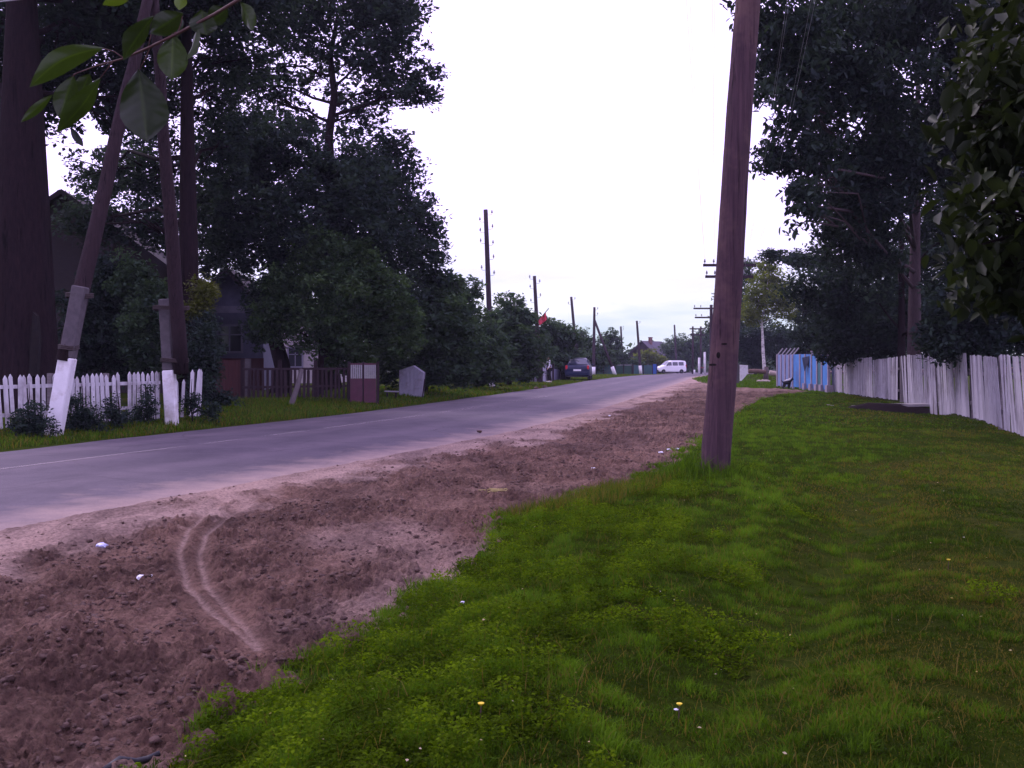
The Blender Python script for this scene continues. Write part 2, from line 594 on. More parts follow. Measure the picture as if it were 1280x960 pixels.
# dirt shoulder ---------------------------------------------------------------
def m_dirt():
    m, nt, out = newmat('bare soil and sand')
    b = N(nt, 'ShaderNodeBsdfPrincipled', Roughness=.95)
    b.inputs['Specular IOR Level'].default_value = .12
    nt.links.new(b.outputs[0], out.inputs[0])
    tc = N(nt, 'ShaderNodeTexCoord')
    sand = N(nt, 'ShaderNodeAttribute', attribute_name='sand')
    n1 = N(nt, 'ShaderNodeTexNoise', Scale=1.3, Detail=8, Roughness=.7)
    n2 = N(nt, 'ShaderNodeTexNoise', Scale=30, Detail=6, Roughness=.75)
    n3 = N(nt, 'ShaderNodeTexNoise', Scale=85, Detail=4, Roughness=.75)
    for n in (n1, n2, n3): nt.links.new(tc.outputs['Object'], n.inputs['Vector'])
    soil = ramp(nt, n1.outputs[0], [(.3, (.068, .040, .032)), (.5, (.135, .082, .062)), (.7, (.225, .143, .108))])
    pale = ramp(nt, n1.outputs[0], [(.3, (.24, .168, .14)), (.7, (.36, .26, .215))])
    col = mixc(nt, sand.outputs['Fac'], soil, pale)
    g = ramp(nt, n2.outputs[0], [(.3, (.4, .38, .38)), (.5, (1, 1, 1)), (.72, (1.55, 1.5, 1.5))])
    col = mixc(nt, 1, col, g, 'MULTIPLY')
    mp = N(nt, 'ShaderNodeMapping')
    mp.inputs['Rotation'].default_value = (0, 0, .35)
    mp.inputs['Scale'].default_value = (.75, .3, 1)
    nt.links.new(tc.outputs['Object'], mp.inputs[0])
    n4 = N(nt, 'ShaderNodeTexNoise', Scale=1.4, Detail=7, Roughness=.7, Distortion=.5)
    nt.links.new(mp.outputs[0], n4.inputs['Vector'])
    damp = ramp(nt, n4.outputs[0], [(.38, (.58, .56, .58)), (.5, (1, 1, 1)), (.65, (1.18, 1.16, 1.14))])
    col = mixc(nt, 1, col, damp, 'MULTIPLY')
    nt.links.new(col, b.inputs['Base Color'])
    ad = N(nt, 'ShaderNodeMath', operation='MULTIPLY_ADD')
    nt.links.new(n3.outputs[0], ad.inputs[0])
    ad.inputs[1].default_value = .35
    nt.links.new(n2.outputs[0], ad.inputs[2])
    bp = N(nt, 'ShaderNodeBump', Strength=1.0, Distance=.03)
    nt.links.new(ad.outputs[0], bp.inputs['Height'])
    nt.links.new(bp.outputs[0], b.inputs['Normal'])
    return m


def g0(px, py):   # flat ground point under a pixel
    D = EYE * F / (py - HZ)
    return ((px - CX) * D / F, D)


TRACKS = [[(330, 606), (300, 618), (262, 637), (236, 660), (224, 690), (234, 728), (262, 762), (296, 788), (322, 806)],
          [(345, 612), (318, 625), (280, 645), (257, 668), (249, 695), (258, 728), (283, 760), (308, 785), (325, 803)]]
TRACKS = [[g0(*p) for p in t] for t in TRACKS]


def track_d(x, y):
    best = np.full(x.shape, 9.)
    for t in TRACKS:
        for (ax, ay), (bx, by) in zip(t[:-1], t[1:]):
            dx, dy = bx - ax, by - ay
            k = np.clip(((x - ax) * dx + (y - ay) * dy) / (dx * dx + dy * dy), 0, 1)
            best = np.minimum(best, np.hypot(x - ax - k * dx, y - ay - k * dy))
    return best


def dirt_fields(x, y):
    R0, G0 = right(y), gedge(y)
    e = x - R0
    w = fbm(x * .9, y * .9, 4, 21)
    w2 = fbm(x * 3.1, y * 3.1, 4, 24)
    sand = 1 - sstep(.9, 1.6, e + (w - .5) * 1.8 + (w2 - .5) * .9)
    sand = np.maximum(sand, .75 * (1 - sstep(.02, .75, G0 - x + (w - .5) * 1.1)) * sstep(5.0, 6.3, y) * (1 - sstep(7.4, 8.6, y)))
    sand = np.maximum(sand, .5 * sstep(.57, .72, fbm(x * .8 + 9, y * .6, 5, 33)) * (1 - sstep(9, 13, y)))
    td = track_d(x, y)
    tr = (1 - sstep(.010, .032, td)) * (1 - sstep(10.2, 11.6, y)) * sstep(4.7, 5.6, y + (w - .5) * 1.5) * (.7 + .3 * sstep(.38, .55, fbm(x * 4, y * 4, 3, 27)))
    trw = 1 - sstep(.03, .10, td)
    sand = np.maximum(sand, .75 * tr)
    sand = np.maximum(sand, .45 * sstep(38, 60, y))
    rough = (1 - .85 * np.clip(sand, 0, 1)) * (1 - .85 * trw)
    z = .06 * (fbm(x * 1.3, y * 1.3, 3, 41) - .5)
    c1 = fbm(x * 5, y * 5, 3, 51)
    c2 = fbm(x * 15, y * 15, 3, 61)
    c3 = fbm(x * 34, y * 34, 2, 71)
    lump = sstep(.42, .72, c2)
    lump3 = sstep(.45, .75, c3)
    patchy = .35 + .65 * sstep(.35, .65, fbm(x * 1.7, y * 1.7, 3, 81))
    z += rough * (.10 * (c1 - .5) + .055 * patchy * lump * (.3 + c1) + .026 * patchy * lump3 * (.4 + c2)) + .012 * (c2 - .5) + .004 * lump3
    c4 = fbm(x * 62, y * 62, 2, 77)
    z += rough * .011 * sstep(.5, .68, c4) * (.35 + .65 * patchy) * (1 - sstep(9, 14, y))
    z += -.016 * tr
    # low ledge where the sand breaks off into the loose soil
    z += -.05 * sstep(.9, 1.5, e + (w - .5) * 1.5) * (1 - sstep(12, 30, y))
    return sand, z


def dirt_sheet(ys, n):
    u = np.linspace(0, 1, n)
    Y = np.repeat(ys[:, None], n, 1)
    A, B = right(Y) - .1, gedge(Y) + .35
    x = A + (B - A) * u
    Y2 = Y
    sand, z = dirt_fields(x, Y2)
    ed = np.minimum(x - A, B - x)
    z = z * sstep(0, .5, ed) + gz(x, Y2) * (x < gedge(Y2)) + .03 - .0 - .09 * (1 - sstep(0, .35, ed))
    return x, Y2, z, sand


ys = np.concatenate([np.arange(-6, 2.6, .2), np.geomspace(2.6, 16, 720), np.arange(16.2, 34, .15), np.arange(34, 60, .5), np.arange(60, 130, 2), np.arange(130, 262, 6)])
DX, DY, DZ, DS = dirt_sheet(ys, 420)
me = fast_mesh('dirt_shoulder', np.stack([DX, DY, DZ], -1), grid(np.arange(420), ys), [m_dirt()], {'sand': DS}, True)
meta(link('dirt_shoulder', me), kind='structure')


def rock_batch(pts, sizes, rng, flat=.6):
    """little irregular lumps, 8-corner chunks"""
    base = np.array([(-1, -1, -.6), (1, -1, -.6), (1, 1, -.6), (-1, 1, -.6), (-.6, -.6, .8), (.6, -.6, .8), (.6, .6, .8), (-.6, .6, .8)]) * .5
    n = len(pts)
    v = base[None] * (1 + rng.uniform(-.6, .6, (n, 8, 3)))
    a = rng.uniform(0, 6.28, n)
    ca, sa = np.cos(a)[:, None], np.sin(a)[:, None]
    v = np.stack([v[..., 0] * ca - v[..., 1] * sa, v[..., 0] * sa + v[..., 1] * ca, v[..., 2] * flat], -1)
    v = v * sizes[:, None, None] + pts[:, None]
    f = np.array([(3, 2, 1, 0), (4, 5, 6, 7), (0, 1, 5, 4), (1, 2, 6, 5), (2, 3, 7, 6), (3, 0, 4, 7)])
    fs = (f[None] + (np.arange(n) * 8)[:, None, None]).reshape(-1, 4)
    return v.reshape(-1, 3), fs


rng = np.random.default_rng(12)
n = 150000
yy = 3 + 24 * rng.random(n) ** 1.7
xx = right(yy) + (gedge(yy) - right(yy)) * rng.random(n)
s, z = dirt_fields(xx, yy)
keep = (rng.random(n) > .35 + s * .6) & (fbm(xx * 2.5, yy * 2.5, 3, 91) > .44) & (track_d(xx, yy) > .12) & (xx - right(yy) > .25) & (gedge(yy) - xx > .1)
xx, yy, z = xx[keep], yy[keep], z[keep]
ed = np.minimum(xx - right(yy) + .1, gedge(yy) + .35 - xx)
sz = .005 + .036 * rng.random(len(xx)) ** 7
pts = np.stack([xx, yy, z * sstep(0, .5, ed) + gz(xx, yy) + .03 + sz * .1], -1)
v, f = rock_batch(pts, sz, rng)
M['clod'] = mat('soil clods', (.125, .077, .062), (.07, .042, .035), 9, .95, .8, 60)
me = fast_mesh('soil_clods', v, f, [M['clod']], smooth=False)
o = meta(link('soil_clods', me), 'loose brown clods scattered over the dirt shoulder', 'soil clods', kind='stuff')


# ------------------------------------------------------------------ grass
def blades(p, h, w, rng, lean=.5, tint=None):
    n = len(p)
    a = rng.uniform(0, 2 * np.pi, n)
    la = rng.uniform(0, 2 * np.pi, n)
    ln = np.abs(rng.normal(0, lean, n)) + .1
    side = np.stack([np.cos(a), np.sin(a), 0 * a], -1) * (w / 2)[:, None]
    ld = np.stack([np.cos(la), np.sin(la), 0 * a], -1)
    up = np.array([0, 0, 1.])
    mid = p + up * (h * .55)[:, None] + ld * (h * ln * .35)[:, None]
    tip = p + up * (h * (1 - .25 * ln).clip(.3, 1))[:, None] + ld * (h * ln)[:, None]
    v = np.stack([p - side, p + side, mid - side * .8, mid + side * .8, tip], 1)
    f = np.array([(0, 1, 3), (0, 3, 2), (2, 3, 4)])
    fs = (f[None] + (np.arange(n) * 5)[:, None, None]).reshape(-1, 3)
    t = np.repeat((rng.random(n) if tint is None else tint)[:, None], 5, 1)
    return v.reshape(-1, 3), fs, t.ravel()


def grass_pts(n, y0, y1, pw, x0f, x1f, rng):
    y = y0 + (y1 - y0) * rng.random(n) ** pw
    x = x0f(y) + (x1f(y) - x0f(y)) * rng.random(n)
    return x, y


GV, GF, GT = [], [], []
def add_grass(v, f, t):
    k = sum(len(a) for a in GV)
    GV.append(v); GF.append(f + k); GT.append(t)


M['grass'] = leafmat('grass', [(0, (.15, .115, .03)), (.12, (.11, .095, .015)), (.2, (.022, .041, .003)), (.55, (.052, .106, .006)), (1, (.105, .20, .011))], .7, .35, .06)
rng = np.random.default_rng(5)
view = lambda y: .56 * y + .8
for (n, y0, y1, pw, hs, ws) in ((620000, 2.9, 9, 1.35, 1.0, .0052), (300000, 9, 20, 1.3, 1.15, .010), (90000, 20, 52, 1.2, 1.3, .024)):
    x, y = grass_pts(n, y0, y1, pw, lambda y: gedge(y) - .4, lambda y: np.minimum(view(y), np.interp(y, [0, 15, 18.5, 45.7, 53], [9.2, 9.4, 10.2, 14.9, 16.4])), rng)
    e = x - gedge(y)
    ragged = (fbm(x * 2.2, y * 2.2, 4, 101) - .5) * .8 + .12
    patch = fbm(x * .8, y * .8, 4, 111)
    fine = fbm(x * 3.5, y * 3.5, 3, 121)
    dry = sstep(1.6, 4.0, e + (patch - .5) * 3)           # mown, drier turf away from the road
    k = (rng.random(n) < sstep(-.22, .2, e + ragged - .1)) & (rng.random(n) < np.where(fine < .34, .75, 1.0)) & ~((np.abs(x - 11.3) < 1.2) & (np.abs(y - 29.6) < .75))
    x, y, patch, fine, dry, e = x[k], y[k], patch[k], fine[k], dry[k], e[k]
    nn = len(x)
    clump = fbm(x * 7, y * 7, 2, 161)
    h = (.015 + .033 * rng.random(nn) ** 1.5) * hs * (.4 + .7 * fine + .9 * sstep(.4, .75, clump)) * (1 - .3 * dry) * (1 + .3 * (e < .7))
    pole = np.hypot(x - 2.3, y - 11.6)
    h = h * (1 + 1.6 * (1 - sstep(.25, .7, pole)))
    w = ws * rng.uniform(.6, 1.3, nn)
    t = np.clip(.18 + .45 * rng.random(nn) + 1.1 * (clump - .5) + .8 * (fine - .5) + .5 * (patch - .5) + .1 - .30 * dry, .2, 1)
    t = np.where(rng.random(nn) < .05 + .34 * dry * sstep(.38, .6, patch), rng.random(nn) * .14, t)
    v, f, tt = blades(np.stack([x, y, gz(x, y) - .01], -1), h, w, rng, .55, t)
    add_grass(v, f, tt)
# left verge
for (n, y0, y1, hs, ws) in ((60000, 13.5, 36, .15, .016), (40000, 36, 110, .16, .04)):
    x, y = grass_pts(n, y0, y1, 1.3, lambda y: left(y) - 5.0, lambda y: left(y) - .02, rng)
    e = left(y) - x
    k = (e + (fbm(x * 1.6, y * 1.6, 3, 131) - .5) * .7 > .05) & (x > -.56 * y - 1)
    x, y = x[k], y[k]
    nn = len(x)
    h = hs * rng.uniform(.3, 1.2, nn) * (.5 + fbm(x, y, 3, 140)) * (1 - .55 * sstep(45, 60, y))
    t = np.clip(.2 + .6 * rng.random(nn), 0, 1)
    t = np.where(rng.random(nn) < .22, rng.random(nn) * .14, t)
    v, f, tt = blades(np.stack([x, y, gz(x, y) - .01], -1), h, ws * rng.uniform(.6, 1.3, nn), rng, .5, t)
    add_grass(v, f, tt)
# dry straw-coloured stalks standing out of the lush strip
n = 2600
x, y = grass_pts(n, 2.9, 12, 1.3, lambda y: gedge(y), lambda y: np.minimum(view(y), gedge(y) + 4), rng)
v, f, tt = blades(np.stack([x, y, gz(x, y) - .01], -1), rng.uniform(.05, .15, n), rng.uniform(.002, .004, n), rng, .7, rng.random(n) * .1)
add_grass(v, f, tt)
# taller tuft round the foot of the near pole and a feathery greyish patch by the soil
n = 1100
a_ = rng.uniform(0, 6.28, n)
q_ = .17 + .45 * rng.random(n) ** 1.6
x, y = 2.30 - .06 + np.cos(a_) * q_ * 1.1, 11.6 + np.sin(a_) * q_
v, f, tt = blades(np.stack([x, y, gz(x, y) - .01], -1), rng.uniform(.08, .30, n) * (1.25 - q_) * (1 + .35 * (np.cos(a_) < 0)), rng.uniform(.006, .014, n), rng, .35, np.clip(.3 + .5 * rng.random(n), 0, 1))
add_grass(v, f, tt)
n = 5000
y = rng.uniform(9.2, 11.6, n)
x = gedge(y) + .95 * rng.random(n) ** 1.2 - .05
v, f, tt = blades(np.stack([x, y, gz(x, y) - .01], -1), rng.uniform(.05, .20, n), rng.uniform(.004, .008, n), rng, .3, np.where(rng.random(n) < .45, rng.random(n) * .14, .25 + .4 * rng.random(n)))
add_grass(v, f, tt)
# grass islands by the far junction
n = 26000
x, y = grass_pts(n, 50, 95, 1, lambda y: gedge(y) - .3, lambda y: gedge(y) + 9, rng)
v, f, tt = blades(np.stack([x, y, gz(x, y) - .02], -1), .16 * rng.uniform(.4, 1.2, n), .05 * rng.uniform(.6, 1.3, n), rng, .4, .3 + .6 * rng.random(n))
add_grass(v, f, tt)
me = fast_mesh('grass', np.concatenate(GV), np.concatenate(GF), [M['grass']], {'tint': np.concatenate(GT)})
meta(link('grass', me), 'green grass of the roadside verges', 'grass', kind='stuff')


# low broad-leaved weeds (clover, plantain) in the lush strip by the dirt
def leaf_quads(c, L, W, rng, droop=-.3, flat=.5, fold=.18, upv=.4, six=False):
    n = len(c)
    a = rng.normal(0, 1, (n, 3))
    a[:, 2] = a[:, 2] * flat + droop
    a /= np.linalg.norm(a, axis=1)[:, None]
    up = rng.normal(0, upv, (n, 3)) + np.array([0, 0, 1.])
    side = np.cross(a, up)
    side /= np.linalg.norm(side, axis=1)[:, None] + 1e-6
    nn = np.cross(side, a)
    sc_ = rng.uniform(.5, 1.5, n)
    L = (L * sc_)[:, None]
    W = (W * sc_ * rng.uniform(.8, 1.2, n))[:, None]
    if six:
        v = np.stack([c - a * L * .5, c - a * L * .22 + side * W * .42 + nn * W * fold, c + a * L * .16 + side * W * .46 + nn * W * (fold - .1),
                      c + a * L * .5 - nn * L * .12, c + a * L * .16 - side * W * .46 + nn * W * (fold - .1), c - a * L * .22 - side * W * .42 + nn * W * fold], 1)
        k = np.arange(n)[:, None] * 6
        fs = np.concatenate([k + np.array([0, 1, 2, 3]), k + np.array([0, 3, 4, 5])])
        return v.reshape(-1, 3), fs
    v = np.stack([c - a * L * .5, c + side * W * .5 + nn * W * fold, c + a * L * .5, c - side * W * .5 + nn * W * fold], 1)
    fs = np.arange(n * 4).reshape(-1, 4)
    return v.reshape(-1, 3), fs


n = 260000
x, y = grass_pts(n, 2.9, 13, 1.3, lambda y: gedge(y) - .15, lambda y: gedge(y) + 3.6, rng)
e = x - gedge(y)
pt = fbm(x * 1.6, y * 1.6, 4, 151)
k = (pt > .37 + .42 * sstep(.9, 2.7, e)) & (e + (fbm(x * 2.2, y * 2.2, 4, 101) - .5) > -.02)
x, y, pt = x[k], y[k], pt[k]
cl_ = fbm(x * 7, y * 7, 2, 161)
c = np.stack([x, y, gz(x, y) + (.015 + .08 * sstep(.35, .75, cl_)) * rng.random(len(x)) ** .6 + .012], -1)
v, f = leaf_quads(c, .017, .012, rng, 0.0, .4)
M['weed'] = leafmat('verge weeds', [(0, (.024, .042, .001)), (.55, (.056, .098, .003)), (1, (.11, .18, .005))], .8, .35, .02)
me = fast_mesh('weeds', v, f, [M['weed']], {'tint': np.repeat(np.clip(.55 * rng.random(len(x)) + 1.3 * (cl_ - .42) + .8 * (pt - .5), 0, 1), 4)})
meta(link('weeds', me), 'low clover and plantain leaves in the lush strip beside the dirt', 'weeds', kind='stuff')

# ------------------------------------------------------------------ trees
LM = {  # dark, mid and walnut leaf colours have a blue haze veil painted in
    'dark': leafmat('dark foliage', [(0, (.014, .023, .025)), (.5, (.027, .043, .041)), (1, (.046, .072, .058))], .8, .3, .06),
    'mid': leafmat('mid foliage', [(0, (.024, .043, .034)), (.5, (.046, .076, .050)), (1, (.072, .118, .062))], .8, .32, .06),
    'bush': leafmat('bush foliage', [(0, (.026, .05, .03)), (.5, (.052, .09, .046)), (1, (.09, .145, .06))], .8, .32, .06),
    'light': leafmat('light foliage', [(0, (.06, .08, .018)), (.5, (.10, .13, .026)), (1, (.16, .19, .035))], .8, .35, .06),
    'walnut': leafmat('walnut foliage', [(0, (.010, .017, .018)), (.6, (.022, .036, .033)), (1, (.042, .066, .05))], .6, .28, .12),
    'near': leafmat('near foliage', [(0, (.010, .015, .008)), (.7, (.026, .038, .013)), (.97, (.044, .06, .018)), (1, (.22, .10, .015))], .5, .2, .15),
    'yellow': leafmat('yellow green foliage', [(0, (.06, .075, .012)), (1, (.13, .15, .02))]),
}


def ball(rng, n, k):
    u = rng.normal(0, 1, (n, k, 3))
    u /= np.linalg.norm(u, axis=2)[..., None]
    return u * rng.random((n, k, 1)) ** .5


def tree(name, label, cat, base, r0, lobes, leaf=.16, dens=2.2, lm='dark', bark='bark', seed=1, group=None, trunk_px=None, clump=None, nb=3, droop=-.3, trunk_top=None, flare=1.5, gap=.0, trunk=True, limb=1.0):
    """base: trunk foot, lobes: (centre, (rx, ry, rz)) ellipsoids in metres, leaves gathered in clumps on twigs inside them"""
    rng = np.random.default_rng(seed)
    rnd = random.Random(seed)
    base = Vector(base)
    t = thing(name, label, cat, base, group)
    cs, mb = [], MB()
    top = max((l[0] for l in lobes), key=lambda q: q.z)
    low = min(l[0].z - l[1][2] for l in lobes)
    tp = [Vector(q) for q in trunk_px] if trunk_px else None
    if tp is None:
        tgt = trunk_top or Vector((base.x * .6 + top.x * .4, base.y * .6 + top.y * .4, max(top.z, base.z + 1)))
        tp = [base + (tgt - base) * k + Vector((rnd.uniform(-1, 1), rnd.uniform(-1, 1), 0)) * r0 * (1 if 0 < k < 1 else 0) for k in (0, .12, .3, .5, .75, 1)]
    h = max(tp[-1].z - tp[0].z, .1)
    rads = [max(r0 * (1 - .8 * ((p.z - tp[0].z) / h) ** 1.1), r0 * .1) for p in tp]
    pts, rr = [tp[0] - Vector((0, 0, .2)), tp[0] + (tp[1] - tp[0]) * min(.25, .25)] + tp[1:], None
    rr = [rads[0] * flare, rads[0] * (1 + (flare - 1) * .35)] + rads[1:]
    if trunk: mb.tube(pts, rr, 14 if r0 > .3 else 9, .05)

    def trunk_at(z):
        for a, b_, ra, rb in zip(tp[:-1], tp[1:], rads[:-1], rads[1:]):
            if a.z <= z <= b_.z:
                k = (z - a.z) / max(b_.z - a.z, 1e-3)
                return a + (b_ - a) * k, ra + (rb - ra) * k
        return (tp[-1], rads[-1]) if z > tp[-1].z else (tp[0], rads[0])

    for lb_ in lobes:
        (c, (a, b_, d)), kd = lb_[:2], (lb_[2] if len(lb_) > 2 else 1.0)
        c = Vector(c)
        area = math.pi * a * d
        cl = clump or max(.24, min(a, d) * .30)
        nleaf = 4.2 * dens * kd * area / (leaf * leaf * .30)
        ncl = max(5, int(area / (cl * cl) * 2.2 * kd))
        per = max(3, int(nleaf / ncl))
        u = rng.normal(0, 1, (ncl, 3))
        u /= np.linalg.norm(u, axis=1)[:, None]
        rad_ = rng.random(ncl) ** .42
        cc = np.array(c) + u * rad_[:, None] * np.array([a, b_, d])
        cc += rng.normal(0, .10, (ncl, 3)) * np.array([a, b_, d])
        keep = rng.random(ncl) > gap
        cc = cc[keep]
        pos = cc[:, None, :] + ball(rng, len(cc), per) * np.array([cl, cl, cl * .62]) * 1.5 * rng.uniform(.6, 1.25, (len(cc), 1, 1))
        shade = np.repeat(rng.random((len(cc), 1)) * .7, per, 1) + rng.random((len(cc), per)) * .3
        cs.append((pos.reshape(-1, 3), shade.ravel()))
        if nb:
            q, qr = trunk_at(min(max(c.z - d * .9, base.z + .25 * h), tp[-1].z - .05 * h) if trunk else c.z - d)
            L = (c - q).length
            lr = min(qr * .4 * limb, (.015 + L * .018) * limb)
            mid = q + (c - q) * .5 + Vector((rnd.uniform(-.1, .1), rnd.uniform(-.1, .1), .06)) * L
            mb.tube([q, q + (mid - q) * .5 + Vector((0, 0, -.02 * L)), mid, c], [lr, lr * .8, lr * .65, lr * .4], 6, .04)
            for k in range(min(nb, len(cc))):
                e = Vector(cc[rnd.randrange(len(cc))])
                s_ = q + (c - q) * rnd.uniform(.45, 1)
                m_ = s_ + (e - s_) * .5 + Vector((rnd.uniform(-.08, .08), rnd.uniform(-.08, .08), rnd.uniform(0, .12))) * (e - s_).length
                mb.tube([s_, m_, e], [lr * .4, lr * .26, lr * .1], 5, 0)
    if mb.v: mb.build('trunk', M[bark], t, smooth=True)
    pos = np.concatenate([q[0] for q in cs])
    sh = np.concatenate([q[1] for q in cs])
    six = lm in ('near', 'walnut')
    v, f = leaf_quads(pos - np.array(base), leaf, leaf * (.46 if six else .58), rng, droop, six=six)
    me = fast_mesh('crown', v, f, [LM[lm]], {'tint': np.repeat(sh, 6 if six else 4)}, smooth=six)
    link('crown', me, t)
    return t


def lob(px, py, rx, ry, D, dz=.8, k=1.0):
    s = D / F
    return (P(px, py, D), (rx * s, max(rx, ry) * s * dz, ry * s), k)


# --- left side
tD = 24.0
tk = [P(30, 478, tD) * 1, P(30, 440, tD), P(28, 400, tD), P(28, 300, tD), P(27, 150, tD), P(28, 0, tD), P(30, -160, tD)]
tk[0].z = gzs(tk[0].x, tk[0].y)
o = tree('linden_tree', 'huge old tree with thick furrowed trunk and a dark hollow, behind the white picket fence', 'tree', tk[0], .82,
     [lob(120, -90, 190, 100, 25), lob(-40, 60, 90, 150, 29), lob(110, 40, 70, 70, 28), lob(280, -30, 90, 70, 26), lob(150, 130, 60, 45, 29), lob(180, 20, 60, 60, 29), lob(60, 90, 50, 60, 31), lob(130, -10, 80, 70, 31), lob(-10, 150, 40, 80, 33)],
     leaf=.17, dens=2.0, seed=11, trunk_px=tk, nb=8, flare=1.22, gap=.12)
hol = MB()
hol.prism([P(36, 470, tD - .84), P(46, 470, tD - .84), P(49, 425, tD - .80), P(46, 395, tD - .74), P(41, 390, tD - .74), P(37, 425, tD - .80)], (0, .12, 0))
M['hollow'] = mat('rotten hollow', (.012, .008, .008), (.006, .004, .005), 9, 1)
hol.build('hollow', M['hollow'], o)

b0 = G(236, 28)
tree('maple_tree', 'slender straight dark trunk rising beside the right leg of the leaning two-legged pole', 'tree', b0, .33,
     [lob(220, -50, 150, 70, 28), lob(165, 60, 50, 50, 31), lob(290, 70, 60, 50, 30), lob(200, 215, 50, 45, 33), lob(135, 215, 50, 35, 35), lob(330, 0, 50, 60, 30), lob(285, 180, 35, 60, 31), lob(255, 20, 60, 50, 31), lob(270, 120, 40, 50, 32), lob(120, 275, 60, 35, 33), lob(185, 290, 40, 30, 33), lob(205, 120, 40, 50, 33)],
     leaf=.16, dens=1.15, seed=12, trunk_px=[b0, P(237, 440, 28), P(236, 330, 28), P(234, 150, 28), P(233, 0, 28), P(232, -120, 28)], nb=9, flare=1.3, gap=.2)

tree('garden_tree', 'loose leafy tree behind the dark timber house, sky showing through it', 'tree', G(175, 48), .16,
     [lob(195, 235, 50, 34, 46), lob(150, 285, 70, 30, 46), lob(95, 262, 36, 18, 46), lob(125, 232, 30, 16, 47), lob(215, 290, 34, 36, 46), lob(180, 180, 34, 24, 47)], leaf=.2, dens=1.1, seed=71, nb=6, gap=.15)
b0 = G(412, 39)
tree('ash_tree', 'tallest roadside tree, bare forked limbs showing against the sky in its crown', 'tree', b0, .36,
     [lob(320, 5, 80, 60, 39, k=.55), lob(295, 105, 34, 36, 40, k=.5), lob(410, 0, 80, 50, 39, k=.7), lob(470, 15, 50, 45, 38.5, k=.75), lob(375, 50, 50, 30, 39, k=.6), lob(445, 68, 50, 28, 39, k=.75), lob(350, 130, 40, 34, 40, k=.65), lob(455, 140, 36, 24, 40, k=.6), lob(395, 95, 40, 22, 41, k=.5), lob(375, 160, 36, 18, 40, k=.6), lob(435, 165, 30, 14, 39, k=.5), lob(425, 120, 26, 16, 41, k=.3), lob(490, 60, 45, 45, 38, k=.75), lob(500, -20, 45, 60, 38, k=.7), lob(522, 108, 38, 32, 38, k=.8), lob(478, 112, 45, 24, 39, k=.7), lob(335, 85, 34, 22, 40, k=.5), lob(535, 330, 28, 40, 40), lob(500, 260, 45, 60, 40), lob(525, 290, 30, 50, 40, k=.8), lob(490, 200, 32, 40, 40, k=.8)],
     leaf=.2, dens=1.6, seed=13, trunk_px=[b0, P(412, 420, 39), P(411, 340, 39), P(414, 250, 39), P(411, 170, 39), P(418, 120, 39), P(413, 70, 39), P(422, 20, 39)], nb=14, lm='dark', gap=.1, limb=1.15)
b0 = G(350, 35)
tree('elm_tree', 'broad dense dark tree filling the space between the slender trunk and the forked tallest tree', 'tree', b0, .3,
     [lob(300, 195, 55, 60, 36), lob(355, 195, 55, 45, 35), lob(420, 225, 62, 45, 35), lob(460, 230, 40, 55, 36), lob(310, 280, 60, 60, 35), lob(400, 270, 80, 60, 34), lob(470, 310, 55, 50, 35), lob(350, 350, 45, 50, 35), lob(285, 300, 26, 26, 36), lob(265, 250, 30, 40, 37), lob(322, 395, 16, 40, 36), lob(262, 310, 24, 40, 38), lob(470, 380, 50, 50, 38)],
     leaf=.17, dens=2.0, seed=14, nb=5, lm='dark')
b0 = G(400, 33.4)
tree('lilac_bush', 'large rounded green bush standing on the verge in front of the dark picket fence', 'bush', b0, .12,
     [lob(400, 325, 42, 38, 33), lob(445, 345, 40, 34, 33), lob(362, 365, 34, 40, 33), lob(480, 365, 34, 32, 33.5), lob(415, 375, 50, 40, 32.6), lob(410, 410, 55, 40, 33), lob(470, 405, 45, 36, 34), lob(345, 405, 26, 26, 33.5), lob(425, 445, 34, 26, 34.5), lob(500, 425, 30, 26, 35.5), lob(385, 295, 16, 16, 33), lob(455, 312, 18, 14, 33.3), lob(330, 395, 16, 20, 33.2), lob(505, 395, 20, 22, 34)],
     leaf=.13, dens=1.9, seed=15, nb=6, lm='bush')

